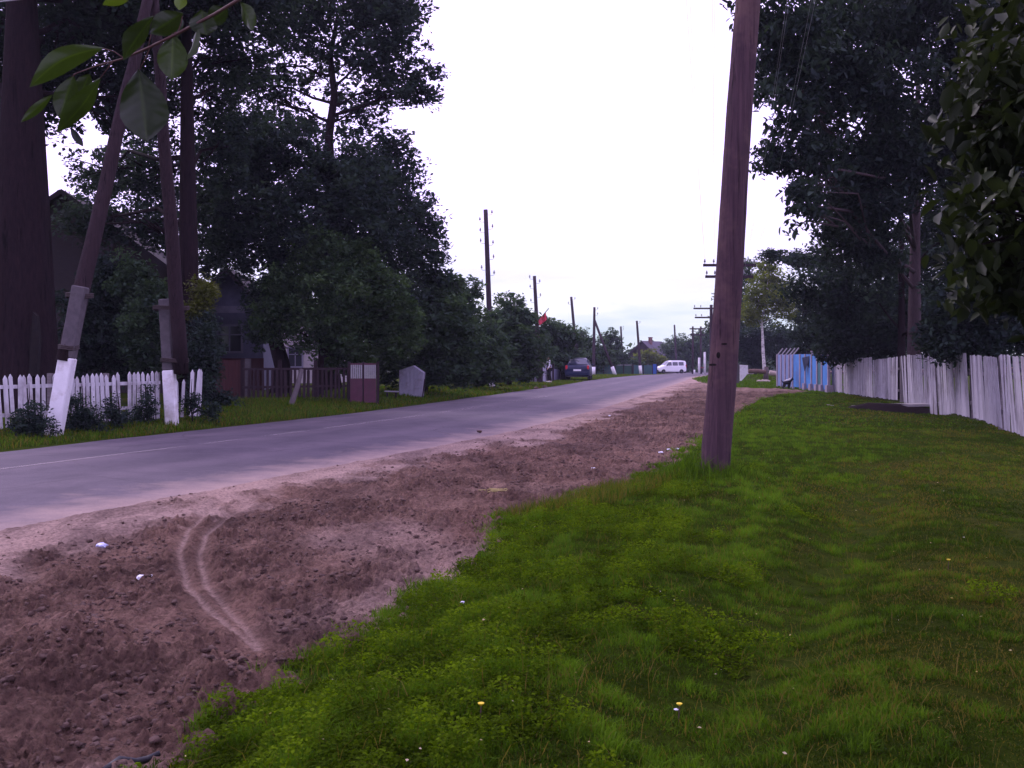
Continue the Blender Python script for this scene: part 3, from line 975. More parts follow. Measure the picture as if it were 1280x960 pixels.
mids = [
    ('fruit_tree', 'bushy roadside tree nearest behind the grey peaked board', 530, 40, [(535, 375, 42, 42), (560, 360, 20, 20), (505, 400, 45, 45), (560, 420, 45, 45), (510, 455, 55, 32), (560, 465, 40, 20)], 'mid', 21),
    ('fruit_tree', 'upright fruit tree with feathery top directly left of the tallest pole with insulators', 578, 47, [(582, 370, 20, 26), (565, 385, 22, 20), (578, 415, 44, 36), (560, 450, 45, 30), (600, 440, 44, 36), (605, 465, 40, 16)], 'mid', 22),
    ('fruit_tree', 'rounded roadside tree between the two nearest insulator poles', 636, 57, [(636, 388, 20, 24), (652, 400, 16, 18), (630, 420, 40, 36), (650, 440, 42, 30), (612, 450, 30, 26), (640, 465, 40, 12)], 'mid', 23),
    ('fruit_tree', 'tree under the red flag behind the person at the verge', 690, 73, [(680, 415, 22, 20), (697, 418, 16, 16), (662, 430, 30, 30), (705, 435, 28, 26), (685, 452, 42, 18)], 'mid', 24),
    ('fruit_tree', 'bluish tree behind the parked dark car', 735, 105, [(722, 432, 22, 20), (740, 442, 24, 20), (725, 452, 36, 16), (755, 455, 18, 10)], 'mid', 25),
    ('fruit_tree', 'thin airy tree behind the pole with a slanting strut', 764, 122, [(764, 428, 12, 16), (760, 445, 20, 16)], 'mid', 26),
    ('fruit_tree', 'dark rounded tree behind the white van', 856, 165, [(848, 435, 22, 15), (868, 440, 22, 18), (880, 428, 16, 16), (850, 450, 30, 11)], 'mid', 27),
    ('garden_shrub', 'yellowish green shrub in front of the distant gabled house', 808, 150, [(808, 447, 14, 12), (822, 452, 12, 8), (800, 452, 14, 9)], 'light', 28),
    ('garden_shrub', 'dim shrub left of the distant gabled house above the green board fence', 778, 120, [(775, 450, 14, 10), (788, 455, 18, 8)], 'mid', 29),
]
for nm, lb, px, D, ls, lm, sd_ in mids:
    tree(nm, lb, 'tree' if nm == 'fruit_tree' else 'shrub', G(px, D), .1 + D * .0005, [lob(a, b, c, d, D + random.uniform(-1, 1)) for a, b, c, d in ls],
         leaf=.13 + D * .0016, dens=2.2, seed=sd_, nb=4, lm=lm, bark='bark', gap=.05)

# undergrowth behind and before the white fence
ug = [
    ('garden_bush', 'dark garden bush behind the white fence between the big trunk and the leaning pole legs', 130, 28, [(120, 410, 45, 60), (165, 430, 40, 45), (100, 450, 30, 30), (140, 350, 35, 35)], 'dark', 31, .12),
    ('garden_bush', 'leafy garden bush behind the white fence by the slender trunk', 185, 27, [(185, 400, 26, 60), (195, 440, 30, 40), (165, 350, 25, 30)], 'mid', 32, .12),
    ('garden_bush', 'dark bush right of the white fence end, before the red boards', 268, 26.5, [(258, 435, 15, 46), (250, 440, 13, 40), (255, 480, 16, 25), (268, 503, 18, 10)], 'dark', 33, .1),
    ('sapling', 'small yellowish green sapling top beside the slender dark trunk', 256, 27, [(256, 370, 13, 22), (250, 390, 10, 14)], 'yellow', 34, .1),
    ('garden_bush', 'dark bush at the foot of the huge old trunk, behind the white pickets', 10, 25.5, [(0, 450, 30, 30), (-20, 480, 40, 30), (70, 455, 20, 25)], 'dark', 35, .1),
]
for nm, lb, px, D, ls, lm, sd_, lf in ug:
    tree(nm, lb, 'bush' if nm != 'sapling' else 'sapling', G(px, D), .06, [lob(a, b, c, d, D) for a, b, c, d in ls], leaf=lf, dens=2.6, seed=sd_, nb=4, lm=lm)
sh = [
    (35, 18.3, [(38, 522, 22, 20), (25, 535, 20, 14), (55, 535, 15, 14)], 'straggly dark shrub before the white pickets, left of the leaning white post'),
    (105, 19.6, [(98, 515, 16, 26), (112, 525, 22, 16), (92, 533, 18, 12)], 'largest dark shrub before the white pickets, just right of the leaning white post'),
    (150, 20.6, [(150, 523, 18, 12), (140, 508, 8, 18)], 'low dark shrub at the middle of the white picket fence'),
    (185, 21.6, [(186, 505, 10, 22), (178, 518, 14, 12)], 'thin weedy shrub before the white pickets, left of the upright white post'),
    (240, 22.6, [(240, 505, 12, 16), (262, 515, 16, 12)], 'dark weeds at the right end of the white picket fence'),
]
for i, (px, D, ls, lb) in enumerate(sh):
    tree('fence_shrub', lb, 'shrub', G(px, D), .02, [lob(a, b, c, d, D, .6) for a, b, c, d in ls], leaf=.06, dens=1.3, seed=40 + i, nb=5, lm='dark', clump=.1, group='shrubs along the white picket fence')

# --- right side
b0 = G(1143, 36)
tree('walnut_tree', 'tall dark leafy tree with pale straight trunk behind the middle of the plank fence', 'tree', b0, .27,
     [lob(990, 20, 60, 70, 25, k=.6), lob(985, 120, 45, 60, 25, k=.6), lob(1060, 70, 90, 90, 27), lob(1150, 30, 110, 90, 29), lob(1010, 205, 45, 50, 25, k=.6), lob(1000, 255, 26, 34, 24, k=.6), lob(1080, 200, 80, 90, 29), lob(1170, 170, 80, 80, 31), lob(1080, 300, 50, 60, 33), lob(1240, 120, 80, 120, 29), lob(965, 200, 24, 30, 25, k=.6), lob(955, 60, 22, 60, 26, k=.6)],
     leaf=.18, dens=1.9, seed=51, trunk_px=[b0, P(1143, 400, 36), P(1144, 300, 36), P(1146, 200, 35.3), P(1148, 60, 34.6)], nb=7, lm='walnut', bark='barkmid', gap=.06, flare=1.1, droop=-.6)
b0 = G(1127, 38)
tree('dark_tree', 'dark trunk standing just left of the pale straight trunk behind the plank fence', 'tree', b0, .17,
     [lob(1050, 360, 60, 60, 39), lob(1100, 400, 50, 50, 42), lob(1190, 290, 50, 70, 38), lob(1230, 380, 60, 60, 31), lob(1060, 260, 40, 50, 32), lob(1150, 330, 50, 60, 43), lob(1150, 400, 60, 50, 44), lob(1210, 420, 60, 40, 40)],
     leaf=.17, dens=2.0, seed=52, trunk_px=[b0, P(1127, 400, 38), P(1127, 300, 38), P(1127, 180, 38)], nb=5, lm='dark', gap=.05, flare=1.1, droop=-.5)
tree('spruce_tree', 'dark tree with a flat jutting top branch above the blue fence', 'tree', G(1015, 56), .22,
     [lob(962, 318, 18, 5, 55), lob(988, 323, 34, 8, 55), lob(1018, 330, 34, 11, 56), lob(1045, 375, 38, 35, 56), lob(1028, 400, 30, 35, 56), lob(1035, 420, 45, 30, 56), lob(1015, 440, 24, 18, 58)],
     leaf=.2, dens=2.2, seed=53, nb=6, lm='dark')
b0 = G(956, 82)
tree('birch_tree', 'white trunked birch with yellowish green crown left of the blue fence', 'tree', b0, .15,
     [lob(948, 375, 20, 26, 82), lob(970, 365, 22, 26, 82), lob(985, 385, 24, 22, 82), lob(940, 395, 14, 14, 82), lob(958, 345, 16, 22, 83)],
     leaf=.24, dens=1.5, seed=54, trunk_px=[b0, P(954, 440, 82), P(953, 415, 82), P(952, 402, 82), P(957, 380, 82), P(960, 350, 82)], nb=5, lm='light', bark='birch', flare=1.0)
tree('poplar_tree', 'pale thin tree showing on both sides of the near thick pole', 'tree', G(920, 100), .2,
     [lob(930, 345, 18, 26, 100), lob(914, 385, 20, 30, 100), lob(930, 390, 24, 40, 100), lob(893, 412, 10, 16, 104)], leaf=.28, dens=1.5, seed=55, nb=5, lm='mid', gap=.15)
tree('hedge_tree', 'dark thicket behind the birch trunk', 'thicket', G(945, 92), .2,
     [lob(925, 435, 26, 28, 92), lob(955, 430, 28, 30, 92), lob(985, 430, 26, 26, 90), lob(1005, 445, 26, 16, 88)], leaf=.26, dens=2.4, seed=56, nb=4, lm='dark')
tree('garden_tree', 'dark low tree behind the far end of the plank fence', 'tree', G(1080, 41), .14,
     [lob(1060, 415, 40, 35, 41), lob(1100, 425, 40, 28, 40), lob(1045, 440, 26, 16, 42)], leaf=.17, dens=2.2, seed=57, nb=4, lm='dark')
tree('garden_tree', 'dark tree behind the near end of the plank fence', 'tree', G(1230, 26), .14,
     [lob(1200, 400, 50, 50, 26), lob(1260, 410, 50, 50, 25.5), lob(1175, 430, 30, 25, 27), lob(1300, 330, 60, 80, 25)], leaf=.14, dens=2.3, seed=58, nb=4, lm='dark')
tree('bird_cherry', 'close tree with large drooping leaves, some orange, hanging over the right edge', 'tree', (5.1, 6.2, gzs(5.1, 6.2)), .16,
     [(P(1290, 60, 6.3), (.50, .7, .5)), (P(1270, 130, 6.0), (.36, .5, .4)), (P(1285, 220, 5.9), (.42, .55, .45)), (P(1268, 290, 5.8), (.36, .5, .3)), (P(1290, 370, 6.0), (.38, .5, .26)), (P(1215, 150, 6.1), (.16, .3, .14)), (P(1215, 260, 5.9), (.14, .3, .18)), (P(1220, 345, 5.9), (.14, .3, .14)), (Vector((4.3, 5.6, 4.4)), (1.3, 1.4, .7)), (Vector((4.9, 6.4, 3.2)), (1.3, 1.3, .9))],  # last two lobes are unseen, added to shade the grass
     leaf=.115, dens=.95, seed=59, nb=9, lm='near', clump=.15, droop=-.8)

# far woods that close the view
rng = np.random.default_rng(77)
pos = []
for k in range(260):
    a = math.radians(rng.uniform(-36, 40))
    R = rng.uniform(190, 260)
    h = rng.uniform(3.5, 7.5)
    c = np.array([R * math.sin(a), R * math.cos(a), h * .42 - 1.6])
    n = 130
    u = rng.normal(0, 1, (n, 3))
    u /= np.linalg.norm(u, axis=1)[:, None]
    pos.append(c + u * (rng.random((n, 1)) ** .3) * np.array([5.5, 4, h * .55]))
pos = np.concatenate(pos)
v, f = leaf_quads(pos, 1.1, .8, rng)
meta(link('far_woods', fast_mesh('far_woods', v, f, [LM['mid']], {'tint': np.repeat(rng.random(len(pos)), 4)})), 'distant belt of woods closing the end of the village', 'woods', kind='stuff')

# --- apple tree standing right behind the viewer, its twig hangs into the view
at_ = thing('apple_tree', 'close tree whose twig of broad leaves hangs into the top left corner', 'tree', (1.6, -1.3, 0))
mb = MB()
mb.tube([(1.6, -1.3, -.1), (1.58, -1.25, .9), (1.4, -1.0, 1.7), (1.1, -.6, 2.5), (.7, 0, 3.1)], [.14, .11, .10, .08, .05], 10, .05)
mb.tube([(1.4, -1.0, 1.7), (.9, -.2, 2.2), (.35, .6, 2.5), (-.05, 1.2, 2.35)], [.07, .05, .035, .015], 8, .04)
mb.tube([(1.1, -.6, 2.5), (1.5, .3, 3.1), (1.9, 1.2, 3.5)], [.06, .04, .02], 8, .04)
mb.build('trunk', M['barkgrey'], at_, smooth=True)
TW = 1.25
tw = [(.0 - .05, 1.2, 2.35), P(345, -60, 1.25), P(318, -12, TW), P(268, 18, TW), P(222, 42, TW), P(185, 60, TW), P(155, 73, TW), P(122, 82, TW * 1.01), P(92, 93, TW * 1.02)]
mb = MB()
mb.tube(tw, [.007, .0034, .0024, .0021, .0019, .0016, .0013, .001, .0007], 7)
for a, b in (((155, 73), (128, 60)), ((140, 78), (125, 98)), ((222, 42), (228, 20)), ((240, 33), (246, 36)), ((188, 58), (174, 88)), ((222, 42), (215, 42)), ((185, 60), (192, 22)), ((100, 90), (90, 96))):
    pa, pb = P(*a, TW), P(*b, TW)
    mb.tube([pa, (pa + pb) / 2 + Vector((0, .004, .003)), pb], [.0009, .0007, .0006], 5)
M['twig'] = mat('reddish twig', (.10, .05, .045), (.07, .035, .035), 40, .7)
tgo = mb.build('twig', M['twig'], at_, smooth=True)


def big_leaf(mb_list, bpx, tpx, w, twist, D=TW, curl=.12, tint=.5, bow=.0):
    a, b = P(*bpx, D), P(*tpx, D)
    ax = b - a
    L = ax.length
    ax.normalize()
    view_ = Vector((0, 1, 0))
    side = ax.cross(view_).normalized()
    wv = (side * math.cos(twist) + view_ * math.sin(twist))
    nr = ax.cross(wv).normalized()
    W = w * D / F
    ks = np.array([0, .06, .16, .3, .45, .6, .74, .86, .94, 1.0])
    kw = np.array([0, .2, .48, .8, .97, 1.0, .82, .5, .24, 0])
    vs_, fs_ = [], []
    ns, nk = 34, 15
    for i in range(ns + 1):
        s_ = i / ns
        ww = float(np.interp(s_, ks, kw)) * (1 + .05 * ((s_ * 17) % 1 - .5))
        c = a + ax * L * s_ + nr * (curl * L * (s_ - .5) ** 2 - curl * L * .25) + side * bow * L * math.sin(s_ * math.pi)
        for j in range(nk):
            k = j / (nk - 1) * 2 - 1
            vein = abs(math.sin((s_ * 7.5 - abs(k) * 1.1) * math.pi)) ** .5
            und = .045 * W * math.sin(s_ * 11 + k * 2.3 + L * 300) * abs(k) + .016 * W * vein * min(1, abs(k) * 4)
            vs_.append(c + wv * (k * ww * W / 2) + nr * (-abs(k) * ww * W * .17 + und))
    for i in range(ns):
        for j in range(nk - 1):
            q = i * nk + j
            fs_.append((q, q + 1, q + nk + 1, q + nk))
    mb_list.append((vs_, fs_, tint))


bl = []
big_leaf(bl, (130, 60), (37, 109), 30, .5, tint=.5, bow=-.10)
big_leaf(bl, (192, 20), (154, 75), 30, 1.1, tint=.3, D=1.22)
big_leaf(bl, (229, 16), (188, 42), 30, .5, tint=.25)
big_leaf(bl, (216, 40), (214, 100), 38, .2, tint=.5)
big_leaf(bl, (247, 34), (233, 76), 24, -.8, tint=.5)
big_leaf(bl, (173, 86), (184, 178), 60, .25, D=1.2, tint=.2)
big_leaf(bl, (126, 97), (71, 165), 30, 1.0, tint=.45, bow=.06)
big_leaf(bl, (92, 94), (74, 148), 30, .45, D=1.27, tint=.35)
big_leaf(bl, (66, 118), (26, 153), 12, .5, D=1.28, tint=.45)
big_leaf(bl, (168, -8), (128, 6), 16, .6, tint=.9)
big_leaf(bl, (226, -14), (224, 13), 16, .1, tint=1.0)
big_leaf(bl, (252, 12), (258, 44), 36, .5, tint=.3)
big_leaf(bl, (300, 2), (316, 38), 24, -.6, tint=.45)
big_leaf(bl, (285, 10), (262, 30), 26, .8, D=1.3, tint=.2)
big_leaf(bl, (88, 158), (104, 183), 10, .6, tint=.0)
big_leaf(bl, (208, 14), (222, 46), 28, -.3, D=1.32, tint=.2)
big_leaf(bl, (112, 92), (100, 122), 22, .8, D=1.33, tint=.3)
vv, ff, tt = [], [], []
for vs_, fs_, ti in bl:
    k = len(vv)
    vv += [tuple(v - at_.location) for v in vs_]
    ff += [tuple(i + k for i in f) for f in fs_]
    tt += [min(1, ti + (.22 if q % 15 == 7 else 0) + random.uniform(-.03, .03)) for q in range(len(vs_))]
LM['apple'] = leafmat('apple leaves', [(0, (.010, .016, .012)), (.3, (.018, .03, .010)), (.6, (.034, .06, .011)), (1, (.08, .13, .014))], .36, .28, .35, 1.2)
me = fast_mesh('twig_leaves', vv, ff, [LM['apple']], {'tint': tt}, True)
link('twig_leaves', me, at_)
rng = np.random.default_rng(90)
pos = []
for c, r_, n in (((2.6, 2.2, 4.0), (2.2, 1.6, .6), 7000), ((4.0, 2.6, 4.2), (1.8, 1.6, .7), 5000), ((1.9, .5, 3.7), (1.6, 1.5, .7), 2600), ((.4, .1, 3.4), (1.0, 1.0, .5), 1100), ((1.6, -1.2, 3.4), (1.6, 1.3, .8), 1800), ((2.6, 1.8, 3.5), (1.1, .9, .55), 1300)):  # unseen crown, widened overhead to shade the grass on the right
    pos.append(np.array(c) + rng.normal(0, .5, (n, 3)) * np.array(r_))
pos = np.concatenate(pos)
v, f = leaf_quads(pos - np.array(at_.location), .085, .055, rng, -.4)
link('crown', fast_mesh('crown', v, f, [LM['apple']], {'tint': np.repeat(rng.random(len(pos)) * .6, 4)}), at_)


# ------------------------------------------------------------------ fences
def wall_of_pickets(path, z0f, topf, pitch, width, thick, rng, lean=0.0, lean_var=.03, gap=0.0, out=0.0, point=True, hvar=.02, missing=0.0, side=0):
    mb = MB()
    path = [Vector(p) for p in path]
    for a, b in zip(path[:-1], path[1:]):
        d = b - a
        L = d.length
        d.normalize()
        nrm = Vector((-d.y, d.x, 0))
        s_ = pitch / 2
        while s_ < L:
            s_ += pitch * rng.uniform(.92, 1.08)
            if s_ > L or rng.random() < missing: continue
            p = a + d * s_ + nrm * side
            zb = z0f(p.x, p.y) + gap + rng.uniform(0, .04)
            zt = topf(s_ / L) + rng.uniform(-hvar, hvar)
            h = zt - zb
            ln = lean + rng.gauss(0, lean_var)
            w = width * rng.uniform(.88, 1.1) / 2
            out_ = rng.gauss(0, .012) + rng.gauss(out, abs(out) * .3) * h
            tv = d * (ln * h) + nrm * out_
            prof = [(-w, 0), (w, 0), (w, h - (w * 1.6 if point else 0)), (0, h), (-w, h - (w * 1.6 if point else 0))] if point else [(-w, 0), (w, 0), (w, h + rng.uniform(-.01, .01)), (-w, h)]
            poly = [Vector((p.x, p.y, zb)) + d * q + Vector((0, 0, z)) + tv * (z / h) for q, z in prof]
            mb.prism(poly, nrm * thick)
    return mb


rnd = random.Random(4)
fa, fb = Vector((-9.75, 17.2, 0)), Vector((-7.33, 23.5, 0))
fa = Vector((X(-18, 18.3), 18.3, 0))
ft = thing('picket_fence', 'white pointed picket fence with gaps and a broken stretch, left of the road', 'fence', (fa.x, fa.y, gzs(fa.x, fa.y)))
d = (fb - fa)
pk = wall_of_pickets([fa, fa + d * .78], lambda x, y: gzs(x, y) + .0, lambda k: 1.2 + .02 * math.sin(k * 9), .138, .082, .02, rnd, -.04, .026, .05, hvar=.035, missing=.05)
pk2 = wall_of_pickets([fa + d * .785, fa + d * .9], gzs, lambda k: 1.0 + .02 * k, .138, .082, .02, rnd, -.02, .04, .05, missing=.1)
pk3 = wall_of_pickets([fa + d * .905, fb], gzs, lambda k: 1.27, .15, .09, .02, rnd, .05, .03, .05)
pk.v, pk.f = pk.v, pk.f
for q in (pk2, pk3): pk.add(q.v, q.f)
pk.build('pickets', M['whitepaint'], ft)
for zr in (.45, .98):
    mb = MB()
    nrm = Vector((-d.y, d.x, 0)).normalized()
    mb.beam(fa + nrm * .05 + Vector((0, 0, zr)), fa + d * .78 + nrm * .05 + Vector((0, 0, zr)), .035, .07)
    mb.build('rail', M['whitepaint'], ft)
for k in (.02, .27, .52, .78, .98):
    p = fa + d * k + nrm * .12
    z = gzs(p.x, p.y)
    MB().box((p.x, p.y, z + .5), (.09, .09, 1.15)).build('post', M['greyrail'], ft)


def plank_fence(label, pts, top, lean, seed, slant=0, posts=(), pitch=.142, width=.100, out=0.0, point=False, missing=.02):
    rnd = random.Random(seed)
    pts = [Vector((x, y, 0)) for x, y in pts]
    t = thing('plank_fence', label, 'fence', (pts[0].x, pts[0].y, gzs(pts[0].x, pts[0].y)), 'old pale plank fence sections on the right')
    wall_of_pickets(pts, gzs, top, pitch, width, .012, rnd, lean, .02, .03, point=point, hvar=.014, missing=missing, out=out).build('planks', M['greyplank'], t)
    d = (pts[-1] - pts[0]).normalized()
    nrm = Vector((d.y, -d.x, 0))
    for zr in (.4, 1.15):
        for a, b in zip(pts[:-1], pts[1:]):
            za, zb = gzs(a.x, a.y), gzs(b.x, b.y)
            MB().beam(a - nrm * .055 + Vector((0, 0, za + zr)), b - nrm * .055 + Vector((0, 0, zb + zr)), .05, .08).build('rail', M['greyrail'], t)
    L = (pts[-1] - pts[0]).length
    for k in posts:
        p = pts[0] + (pts[-1] - pts[0]) * k - nrm * .13
        z = gzs(p.x, p.y)
        MB().box((p.x, p.y, z + .78), (.1, .1, 1.6)).build('post', M['greyrail'], t)
    return t


# sections from far to near (path runs towards the viewer, planks lean away from it)
plank_fence('farthest section of the pale plank fence, sagging next to the blue fence', [(14.45, 45.3), (13.75, 38.2), (13.35, 34.6)], lambda k: 1.46 + .12 * k, -.03, 1, posts=(0, .5, 1), pitch=.2, width=.165)
plank_fence('middle section of the pale plank fence with leaning planks and dark gaps', [(13.28, 34.0), (12.35, 29), (11.42, 25.0)], lambda k: 1.62 + .04 * k, -.10, 2, posts=(.02, .5, .98), missing=.04, pitch=.19, width=.158, out=-.03)
plank_fence('nearest section of the pale plank fence with close-set leaning planks', [(11.36, 24.7), (10.3, 21), (9.4, 18.2), (8.5, 15.4)], lambda k: 1.60 - .06 * k, -.12, 3, posts=(.02, .35, .7, .99), missing=.015, pitch=.19, width=.16, out=-.035)

# dark picket fence on the left before the lilac bush
rnd = random.Random(9)
a, b = Vector((X(302, 30), 30, 0)), Vector((X(438, 32), 32, 0))
t = thing('picket_fence', 'low dark wooden picket fence under the large rounded bush', 'fence', (a.x, a.y, gzs(a.x, a.y)))
wall_of_pickets([a, b], gzs, lambda k: 1.22, .15, .08, .02, rnd, 0, .02, .08).build('pickets', M['darkwood'], t)
for zr in (.45, 1.0):
    MB().beam(a + Vector((0, .04, zr + .2)), b + Vector((0, .04, zr + .2)), .04, .07).build('rail', M['darkwood'], t)
for k in (0, .33, .66, 1):
    p = a + (b - a) * k
    MB().box((p.x, p.y + .1, gzs(p.x, p.y) + .55), (.1, .1, 1.4)).build('post', M['darkwood'], t)

# leaning pale plank before it
M['palewood'] = mat('pale bare wood', (.12, .10, .11), (.08, .065, .07), 6, .85, .4, 12, (5, 5, .6))
p0 = G(364, 28.8)
mb = MB().tube([p0, (p0 + P(377, 462, 29.3)) / 2 + Vector((.02, 0, 0)), P(377, 462, 29.3)], [.09, .075, .065], 8)
meta(mb.build('leaning_stake', M['palewood'], None, origin=p0), 'greyish stake leaning on the dark picket fence', 'stake')

# maroon gate with pale barred top
M['maroon'] = mat('maroon paint', (.10, .03, .055), (.065, .022, .038), 4, .6, .1, dirt=(.06, .03, .035))
M['palebar'] = mat('pale painted bars', (.33, .32, .34), (.25, .24, .26), 6, .7)
D = 31.6
gt = thing('garden_gate', 'maroon sheet gate with pale bars in its upper half', 'gate', G(455, D))
zg = gzs(X(455, D), D)
for x0, x1 in ((438, 453), (455, 470)):
    xa, xb = X(x0, D), X(x1, D)
    lf = MB().box(((xa + xb) / 2, D, zg + .42), (xb - xa, .03, .72)).build('gate_leaf', M['maroon'], gt)
    mb = MB()
    for k in range(6):
        mb.box((xa + (xb - xa) * (k + .5) / 6, D + .01, zg + 1.02), (.045, .02, .48))
    mb.build('bars', M['palebar'], gt)
    for zz in (1.28, .8):
        MB().box(((xa + xb) / 2, D + .02, zg + zz), (xb - xa, .045, .05)).build('gate_rail', M['maroon'], gt)
for x0 in (436, 454, 472):
    MB().box((X(x0, D), D + .05, zg + .65), (.08, .08, 1.4)).build('gate_post', M['darkwood'], gt)

# grey peaked board
M['zinc'] = mat('dull grey sheet', (.33, .32, .4), (.24, .23, .3), 3, .55, .1, dirt=(.15, .12, .14), dscale=2)
D = 36.5
bs = thing('board_shed', 'pale grey sheet board with a low peaked top standing at the verge', 'board', G(514, D))
zg = gzs(X(514, D), D)
poly = [Vector((X(499, D), D, zg + .02)), Vector((X(527, D), D, zg + .02)), Vector((X(529, D), D, EYE + (HZ - 466) * D / F)), Vector((X(516, D), D, EYE + (HZ - 457) * D / F)), Vector((X(499, D), D, EYE + (HZ - 463) * D / F))]
mb = MB()
mb.prism(poly, (0, .9, 0))
mb.build('panel', M['zinc'], bs)
mb = MB()
for k in range(1, 6):
    x_ = X(499 + k * 4.8, D)
    mb.box((x_, D - .012, zg + .5), (.02, .02, .95))
mb.build('seams', M['zinc'], bs)
MB().beam(P(531, 474, D - .1), P(528, 497, D - .1), .04, .04).build('strut', M['darkwood'], bs)
# pale bench plank
D = 35
bn = thing('bench', 'narrow pale plank bench left of the grey peaked board', 'bench', G(489, D))
MB().beam(P(481, 489, D), P(498, 489.5, D), .22, .04).build('seat', M['palebar'], bn)
for px in (484, 495):
    p = P(px, 490.5, D)
    mb = MB()
    mb.beam((p.x, p.y, gzs(p.x, p.y) - .02), p, .06, .06)
    mb.build('leg', M['darkwood'], bn)

# red boards + pale post near the second house
M['redboard'] = mat('faded red boards', (.08, .024, .024), (.05, .017, .02), 5, .8, .3, 14, (5, 5, .6))
D = 33
t = thing('board_fence', 'short dull red board fence below the porch house', 'fence', G(286, D))
xa, xb = X(262, D), X(307, D)
zg = gzs((xa + xb) / 2, D)
mb = MB()
k = xa
while k < xb:
    mb.box((k, D, zg + .62 + random.uniform(-.02, .02)), (.13, .025, 1.2))
    k += .14
mb.build('boards', M['redboard'], t)
MB().beam((xa, D + .05, zg + .9), (xb, D + .05, zg + .9), .05, .08).build('rail', M['darkwood'], t)
mb = MB().box((X(312, D), D - .2, zg + .62), (.17, .15, 1.3)).build('concrete_post', M['concrete'], None, origin=G(312, D - .2))
meta(mb, 'thin grey concrete post at the right end of the red board fence', 'post')


# generic sheet/board fences further away
def sheet_fence(name, label, px0, px1, D0, D1, h, m, boards=.12, z=None, capm=None, postm='darkwood', npost=3):
    a, b = Vector((X(px0, D0), D0, 0)), Vector((X(px1, D1), D1, 0))
    a.z, b.z = gzs(a.x, a.y), gzs(b.x, b.y)
    t = thing(name, label, 'fence', a)
    d = b - a
    L = d.length
    n = max(3, int(L / boards))
    mb = MB()
    dn = d.normalized()
    nrm = Vector((-dn.y, dn.x, 0))
    for k in range(n):
        c = a + d * ((k + .5) / n)
        mb.beam(c + nrm * (.006 * (k % 2)) - Vector((0, 0, .05)), c + nrm * (.006 * (k % 2)) + Vector((0, 0, h + random.uniform(-.01, .01))), boards * .97, .025, nrm)
    mb.build('boards', M[m], t)
    if capm:
        MB().beam(a + Vector((0, 0, h + .04)), b + Vector((0, 0, h + .04)), .08, .07).build('top_rail', M[capm], t)
    for k in range(npost):
        c = a + d * (k / (npost - 1)) - nrm * .09
        MB().box(c + Vector((0, 0, h / 2)), (.1, .1, h + .15)).build('post', M[postm], t)
    return t


M['teal'] = mat('teal green paint', (.03, .10, .105), (.022, .07, .08), 4, .6, dirt=(.05, .06, .06))
M['greenp'] = mat('dull green paint', (.03, .085, .06), (.02, .06, .05), 4, .6)
M['greysheet'] = mat('pale grey sheet', (.42, .42, .52), (.32, .31, .4), 4, .6, dirt=(.2, .18, .22))
M['bluish'] = mat('bluish grey boards', (.2, .2, .3), (.14, .13, .22), 5, .7)
M['bluep'] = mat('blue paint', (.05, .14, .5), (.035, .11, .4), 4, .55)
sheet_fence('sheet_fence', 'dark teal board fence left of the pale grey sheets', 640, 661, 66, 66.5, 1.1, 'teal')
sheet_fence('sheet_fence', 'pale grey sheet fence just left of the pole with the flag', 662, 672, 66, 66, 1.15, 'greysheet', .18)
sheet_fence('sheet_fence', 'pale grey sheet fence behind the standing person', 676, 690, 66.5, 68, 1.12, 'greysheet', .18)
sheet_fence('board_fence', 'bluish grey board fence left of the parked dark car', 690, 708, 70, 74, .8, 'bluish', .12)
sheet_fence('board_fence', 'dull teal board fence right of the parked dark car', 742, 767, 104, 104, .95, 'teal', .2)
sheet_fence('board_fence', 'dull green board fence with a pale top rail, right of the white slanting strut base', 769, 790, 108, 108, .95, 'greenp', .2, capm='palebar')
sheet_fence('board_fence', 'bluish teal board fence behind the pole with a whitewashed foot', 791, 816, 116, 118, 1.05, 'teal', .2)
sheet_fence('board_fence', 'bright blue board gate piece left of the white van', 815.5, 821, 116, 116, 1.15, 'bluep', .2, npost=2)

# blue fence on the right -----------------------------------------------------
M['pinkpost'] = mat('pinkish grey posts', (.36, .31, .37), (.27, .23, .28), 5, .75, dirt=(.22, .17, .19))
M['lilacsheet'] = mat('lilac grey panels', (.2, .25, .42), (.16, .2, .36), 3, .6)
M['bluepanel'] = mat('bright blue panels', (.06, .24, .58), (.045, .19, .48), 3, .5, dirt=(.06, .12, .3), dscale=1)
M['tealp'] = mat('teal tarp', (.04, .16, .17), (.03, .1, .13), 4, .6)
bf = thing('blue_fence', 'blue and lilac panel fence with pinkish posts and slanted iron arms on its tops', 'fence', Vector((X(972, 52.5), 52.5, gzs(X(972, 52.5), 52.5))))
A_, B_ = Vector((X(972, 52.5), 52.5, 0)), Vector((X(1028, 45.6), 45.6, 0))
pxs = [972, 977, 982, 987, 991.5, 1000.5, 1007, 1015, 1022, 1028, 1036]
pt_ = []
for px in pxs:
    D = 52.5 + (45.6 - 52.5) * (px - 972) / 56
    pt_.append(Vector((X(px, D), D, gzs(X(px, D), D))))
cols_ = ['lilacsheet', 'lilacsheet', 'lilacsheet', 'lilacsheet', 'bluepanel', 'bluepanel', 'bluepanel', 'bluepanel', 'tealp', 'bluepanel']
for i, (a, b) in enumerate(zip(pt_[:-1], pt_[1:])):
    h = 1.62
    mb = MB()
    c = (a + b) / 2
    dn = (b - a).normalized()
    mb.beam(a + Vector((0, 0, .12 + h / 2)) + dn * .09, b + Vector((0, 0, .12 + h / 2)) - dn * .09, .04, h)
    pn = mb.build('panel', M[cols_[i]], bf)
    if i == 4:
        for z in (.3, .85, 1.45):
            MB().beam(a + Vector((0, -.04, z)) + dn * .09, b + Vector((0, -.04, z)) - dn * .09, .03, .06).build('rail', M['palebar'], pn)
